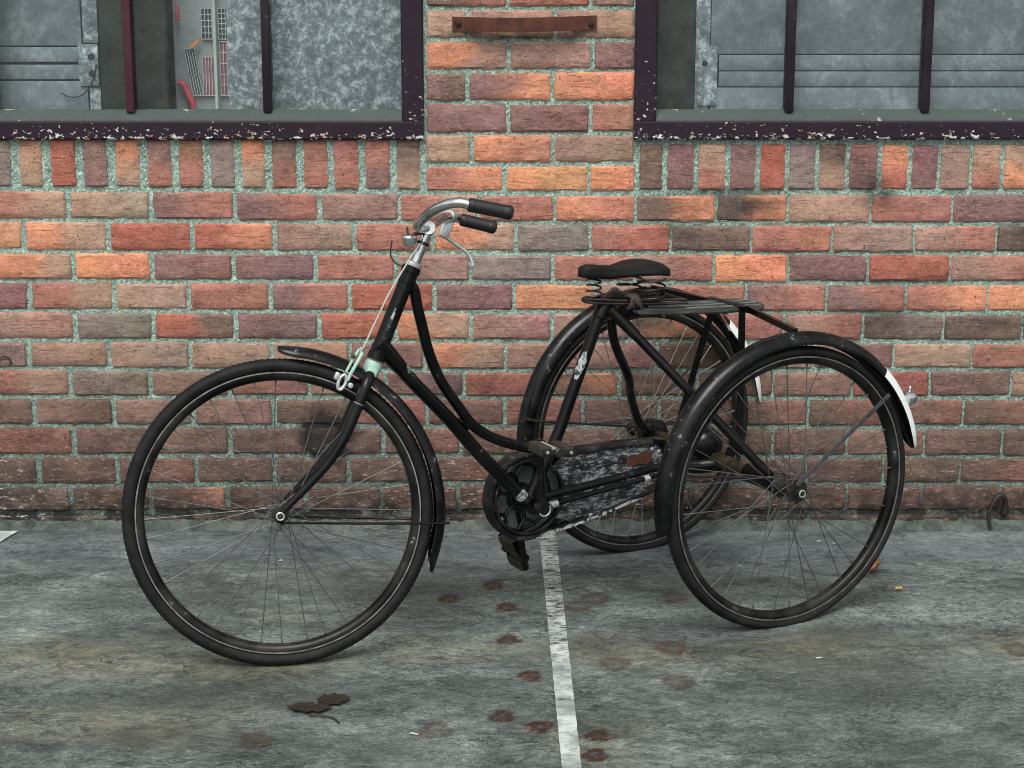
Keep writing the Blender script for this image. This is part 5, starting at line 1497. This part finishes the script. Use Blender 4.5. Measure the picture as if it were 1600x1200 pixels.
# handlebar, stem, grips
stem = part(MB().lathe([(0.110, 0.0115), (0.19, 0.0112), (0.192, 0.0128), (0.214, 0.0128), (0.220, 0.0105), (0.222, 0.0)], (-0.0035, 0, 0), (0, 0, 1), 20), 'stem', 'chrome', True)
part(MB().lathe([(-0.020, 0.0155), (-0.018, 0.0165), (0.018, 0.0165), (0.020, 0.0155)], (-0.002, 0, 0.204), (0.1, 1, 0), 20), 'stem_clamp', 'chrome', parent=stem)
part(MB().lathe([(-0.003, 0.0142), (0.004, 0.0142)], (-0.0035, 0, 0.166), (0.0, 0.0, 1), 18), 'bell_band', 'iron', parent=stem)
hb = MB().tube(smooth_path([(-0.094, -0.24, 0.266), (-0.080, -0.225, 0.2645), (-0.062, -0.19, 0.260), (-0.041, -0.13, 0.247), (-0.020, -0.08, 0.222), (-0.006, -0.03, 0.206), (-0.002, 0.0, 0.204), (0.016, 0.035, 0.196), (0.031, 0.085, 0.193), (0.033, 0.125, 0.203), (0.025, 0.180, 0.228), (0.009, 0.212, 0.249), (-0.010, 0.230, 0.263), (-0.027, 0.238, 0.2695), (-0.045, 0.241, 0.2715)], 6), 0.0112, 18)
bar = part(hb, 'handlebar', 'chrome', True)
def grip(p0, p1):
    p0, p1 = Vector(p0), Vector(p1); d = (p1 - p0); L = d.length
    prof = [(0, 0.0125), (0.002, 0.0150), (0.008, 0.0155)]
    k = 0.012
    while k < L - 0.02:
        prof += [(k, 0.0158), (k + 0.002, 0.0150)]; k += 0.0048
    prof += [(L - 0.016, 0.0162), (L - 0.006, 0.0165), (L - 0.001, 0.0145), (L + 0.002, 0.009), (L + 0.003, 0.0)]
    return MB().lathe(prof, p0, d, 24)
part(grip((-0.038, 0.2405, 0.2705), (-0.135, 0.240, 0.2895)), 'grip', 'grip', parent=bar)
part(grip((-0.092, -0.24, 0.2655), (-0.180, -0.24, 0.279)), 'grip', 'grip', parent=bar)
# brake lever on the far bar
bl = MB()
bl.lathe([(-0.010, 0.0145), (-0.009, 0.0155), (0.009, 0.0155), (0.010, 0.0145)], (-0.060, -0.185, 0.259), Vector((-0.5, -0.8, 0.14)), 16)
bl.box(-0.075, -0.048, -0.197, -0.180, 0.205, 0.250, 0.005)
bl.tube(smooth_path([(-0.050, -0.188, 0.214), (-0.080, -0.190, 0.207), (-0.112, -0.196, 0.200), (-0.135, -0.200, 0.193), (-0.150, -0.20, 0.180), (-0.156, -0.20, 0.170)], 5), 0.0048, 10)
part(bl, 'brake_lever', 'alloy', parent=bar)
# bell
bell = part(MB().lathe([(-0.018, 0.0), (-0.0175, 0.010), (-0.014, 0.0150), (-0.004, 0.0175), (0.002, 0.0182), (0.004, 0.0182), (0.008, 0.0160), (0.011, 0.006), (0.012, 0.0)], (0.032, 0.030, 0.164), Vector((0.392, 0.145, 0.909)), 24), 'bell', 'chrome', True)
part(MB().tube([(0.028, 0.030, 0.176), (0.014, 0.016, 0.186), (0.002, 0.004, 0.192)], [0.004, 0.0055, 0.0055], 10), 'bell_bracket', 'rust', parent=bell)
part(MB().tube([(0.047, 0.030, 0.187), (0.040, 0.030, 0.172)], 0.0022, 8), 'bell_thumb', 'iron', parent=bell)
# cable from lever round the front of the stem to the caliper
cab = smooth_path([(-0.055, -0.186, 0.210), (-0.020, -0.090, 0.185), (0.0, 0.016, 0.166), (0.008, 0.032, 0.150), (0.015, 0.034, 0.120), (0.029, 0.034, 0.036), (0.034, 0.032, -0.028), (0.038, 0.030, -0.100), (0.040, 0.030, -0.125)], 6)
part(MB().tube(cab, 0.0021, 8), 'brake_cable', 'cable', True)
part(MB().tube(smooth_path([(0.065, 0.0, 0.146), (0.060, 0.0, 0.125), (0.052, 0.0, 0.109), (0.034, 0.002, 0.100), (0.016, 0.004, 0.102), (0.004, 0.012, 0.112)], 5), [0.0018] * 26, 7), 'bracket_wire', 'iron', True)
# front caliper brake
cal = MB()
cal.tube(smooth_path([(0.036, 0.034, -0.118), (0.040, 0.042, -0.140), (0.044, 0.046, -0.165), (0.046, 0.046, -0.188)], 4), [0.0042] * 13, 8)
cal.tube(smooth_path([(0.046, 0.034, -0.112), (0.052, 0.042, -0.140), (0.056, 0.046, -0.170)], 4), [0.0032] * 9, 8)
brake = part(cal, 'front_brake', 'mint', True)
part(MB().tube([(0.056 + 0.010 * math.cos(t) * 0.8, 0.046, -0.196 + 0.0175 * math.sin(t)) for t in np.linspace(0, 2 * math.pi, 20, endpoint=False)], 0.0042, 8, closed=True), 'brake_shoe', 'alloy', parent=brake)
part(MB().box(0.066, 0.078, 0.038, 0.052, -0.196, -0.178, 0.003), 'brake_pad', 'alloy', parent=brake)
part(MB().lathe([(-0.006, 0.0065), (0.010, 0.0065), (0.012, 0.004)], (0.036, 0.046, -0.196), (0, 1, 0), 10), 'brake_bolt', 'alloy', parent=brake)
part(MB().lathe([(-0.008, 0.005), (0.012, 0.005)], (0.040, 0.030, -0.118), (0.1, 0, 1), 10), 'cable_stop', 'alloy', parent=brake)
part(MB().lathe([(0, 0.0055), (0.006, 0.0055), (0.008, 0.003)], (0.054, 0.042, -0.132), (0, 1, 0), 10), 'brake_bolt', 'brass', parent=brake)
part(MB().tube([(0.030, 0.0, -0.150), (0.052, 0.010, -0.152), (0.052, 0.046, -0.156)], 0.0045, 8), 'brake_arm', 'brass', parent=brake)

# ------------------------------------------------------------------ small things lying on the ground
def leaf(name, mat, loc, L, W, rot, curl, label, cat, seed):
    mb = MB(); n, m = 10, 6
    r = random.Random(seed)
    for i in range(n + 1):
        s = i / n
        wv = W * (math.sin(math.pi * min(1, s * 1.02)) ** 0.7) * (1 + 0.14 * math.sin(s * 23 + seed) + 0.10 * math.sin(s * 41 + 2 * seed))
        for k in range(m + 1):
            t = (k / m - 0.5) * 2
            mb.v.append((L * (s - 0.5), wv * t, 0.005 + curl * (t * t) * (0.5 + 0.5 * s) + curl * 0.6 * math.sin(s * 6 + seed) ** 2 + 0.002 * r.random()))
    for i in range(n):
        for k in range(m):
            mb.f.append((i * (m + 1) + k, i * (m + 1) + k + 1, (i + 1) * (m + 1) + k + 1, (i + 1) * (m + 1) + k))
    o = mb.obj(name, M[mat])
    o.location = loc; o.rotation_euler = (0, 0, rot)
    return tag(o, label, cat)
leaf('dry_leaf', 'leaf', (0.962, -0.395, 0.0), 0.060, 0.022, 0.9, 0.020, 'curled dry brown leaf on the ground right of the near rear wheel', 'leaf', 2)
leaf('dry_leaf', 'leaf', (0.935, -0.425, 0.0), 0.040, 0.010, 2.2, 0.012, 'narrow brown leaf lying just beside the near rear tyre', 'leaf', 5)
leaf('yellow_leaf', 'leafy', (1.005, -0.547, 0.0), 0.022, 0.007, 0.3, 0.004, 'tiny yellow leaf on the ground right of the near rear wheel', 'leaf', 3)
leaf('squashed_leaf', 'debris', (-0.385, -1.272, 0.0), 0.075, 0.030, 0.25, 0.0012, 'squashed dark leaf on the concrete, the upper of two in front of the front wheel', 'leaf', 7)
leaf('squashed_leaf', 'debris', (-0.432, -1.318, 0.0), 0.10, 0.026, -0.10, 0.0012, 'squashed dark leaf on the concrete, lower left of two before the front wheel', 'leaf', 9)
tw = MB().tube(smooth_path([(-0.43, -1.355, 0.004), (-0.40, -1.362, 0.006), (-0.375, -1.372, 0.004), (-0.362, -1.395, 0.004)], 4), 0.0022, 6).obj('twig', M['debris'])
tag(tw, 'short bent dark twig beside the squashed leaves on the ground', 'twig')
rs = random.Random(12)
chips = [(0.868, -0.131), (0.905, -0.15), (-0.62, -0.30), (0.72, -1.02), (0.62, -0.35), (-0.2, -1.45)]
mb = MB()
for (x, y) in chips:
    L = rs.uniform(0.005, 0.012); a = rs.uniform(-0.6, 0.6); wv = rs.uniform(0.002, 0.005)
    c, s = math.cos(a), math.sin(a)
    for (u, v, z) in ((-L, -wv, 0.003), (L, -wv * 0.4, 0.003), (L * 0.8, wv, 0.003), (-L * 0.7, wv, 0.003), (0, 0, 0.006)):
        mb.v.append((x + u * c - v * s, y + u * s + v * c, z))
    o = len(mb.v) - 5
    mb.f += [(o, o + 1, o + 4), (o + 1, o + 2, o + 4), (o + 2, o + 3, o + 4), (o + 3, o, o + 4)]
lit = mb.obj('litter_chips', M['chipw'], smooth=False)
lit['kind'] = 'stuff'
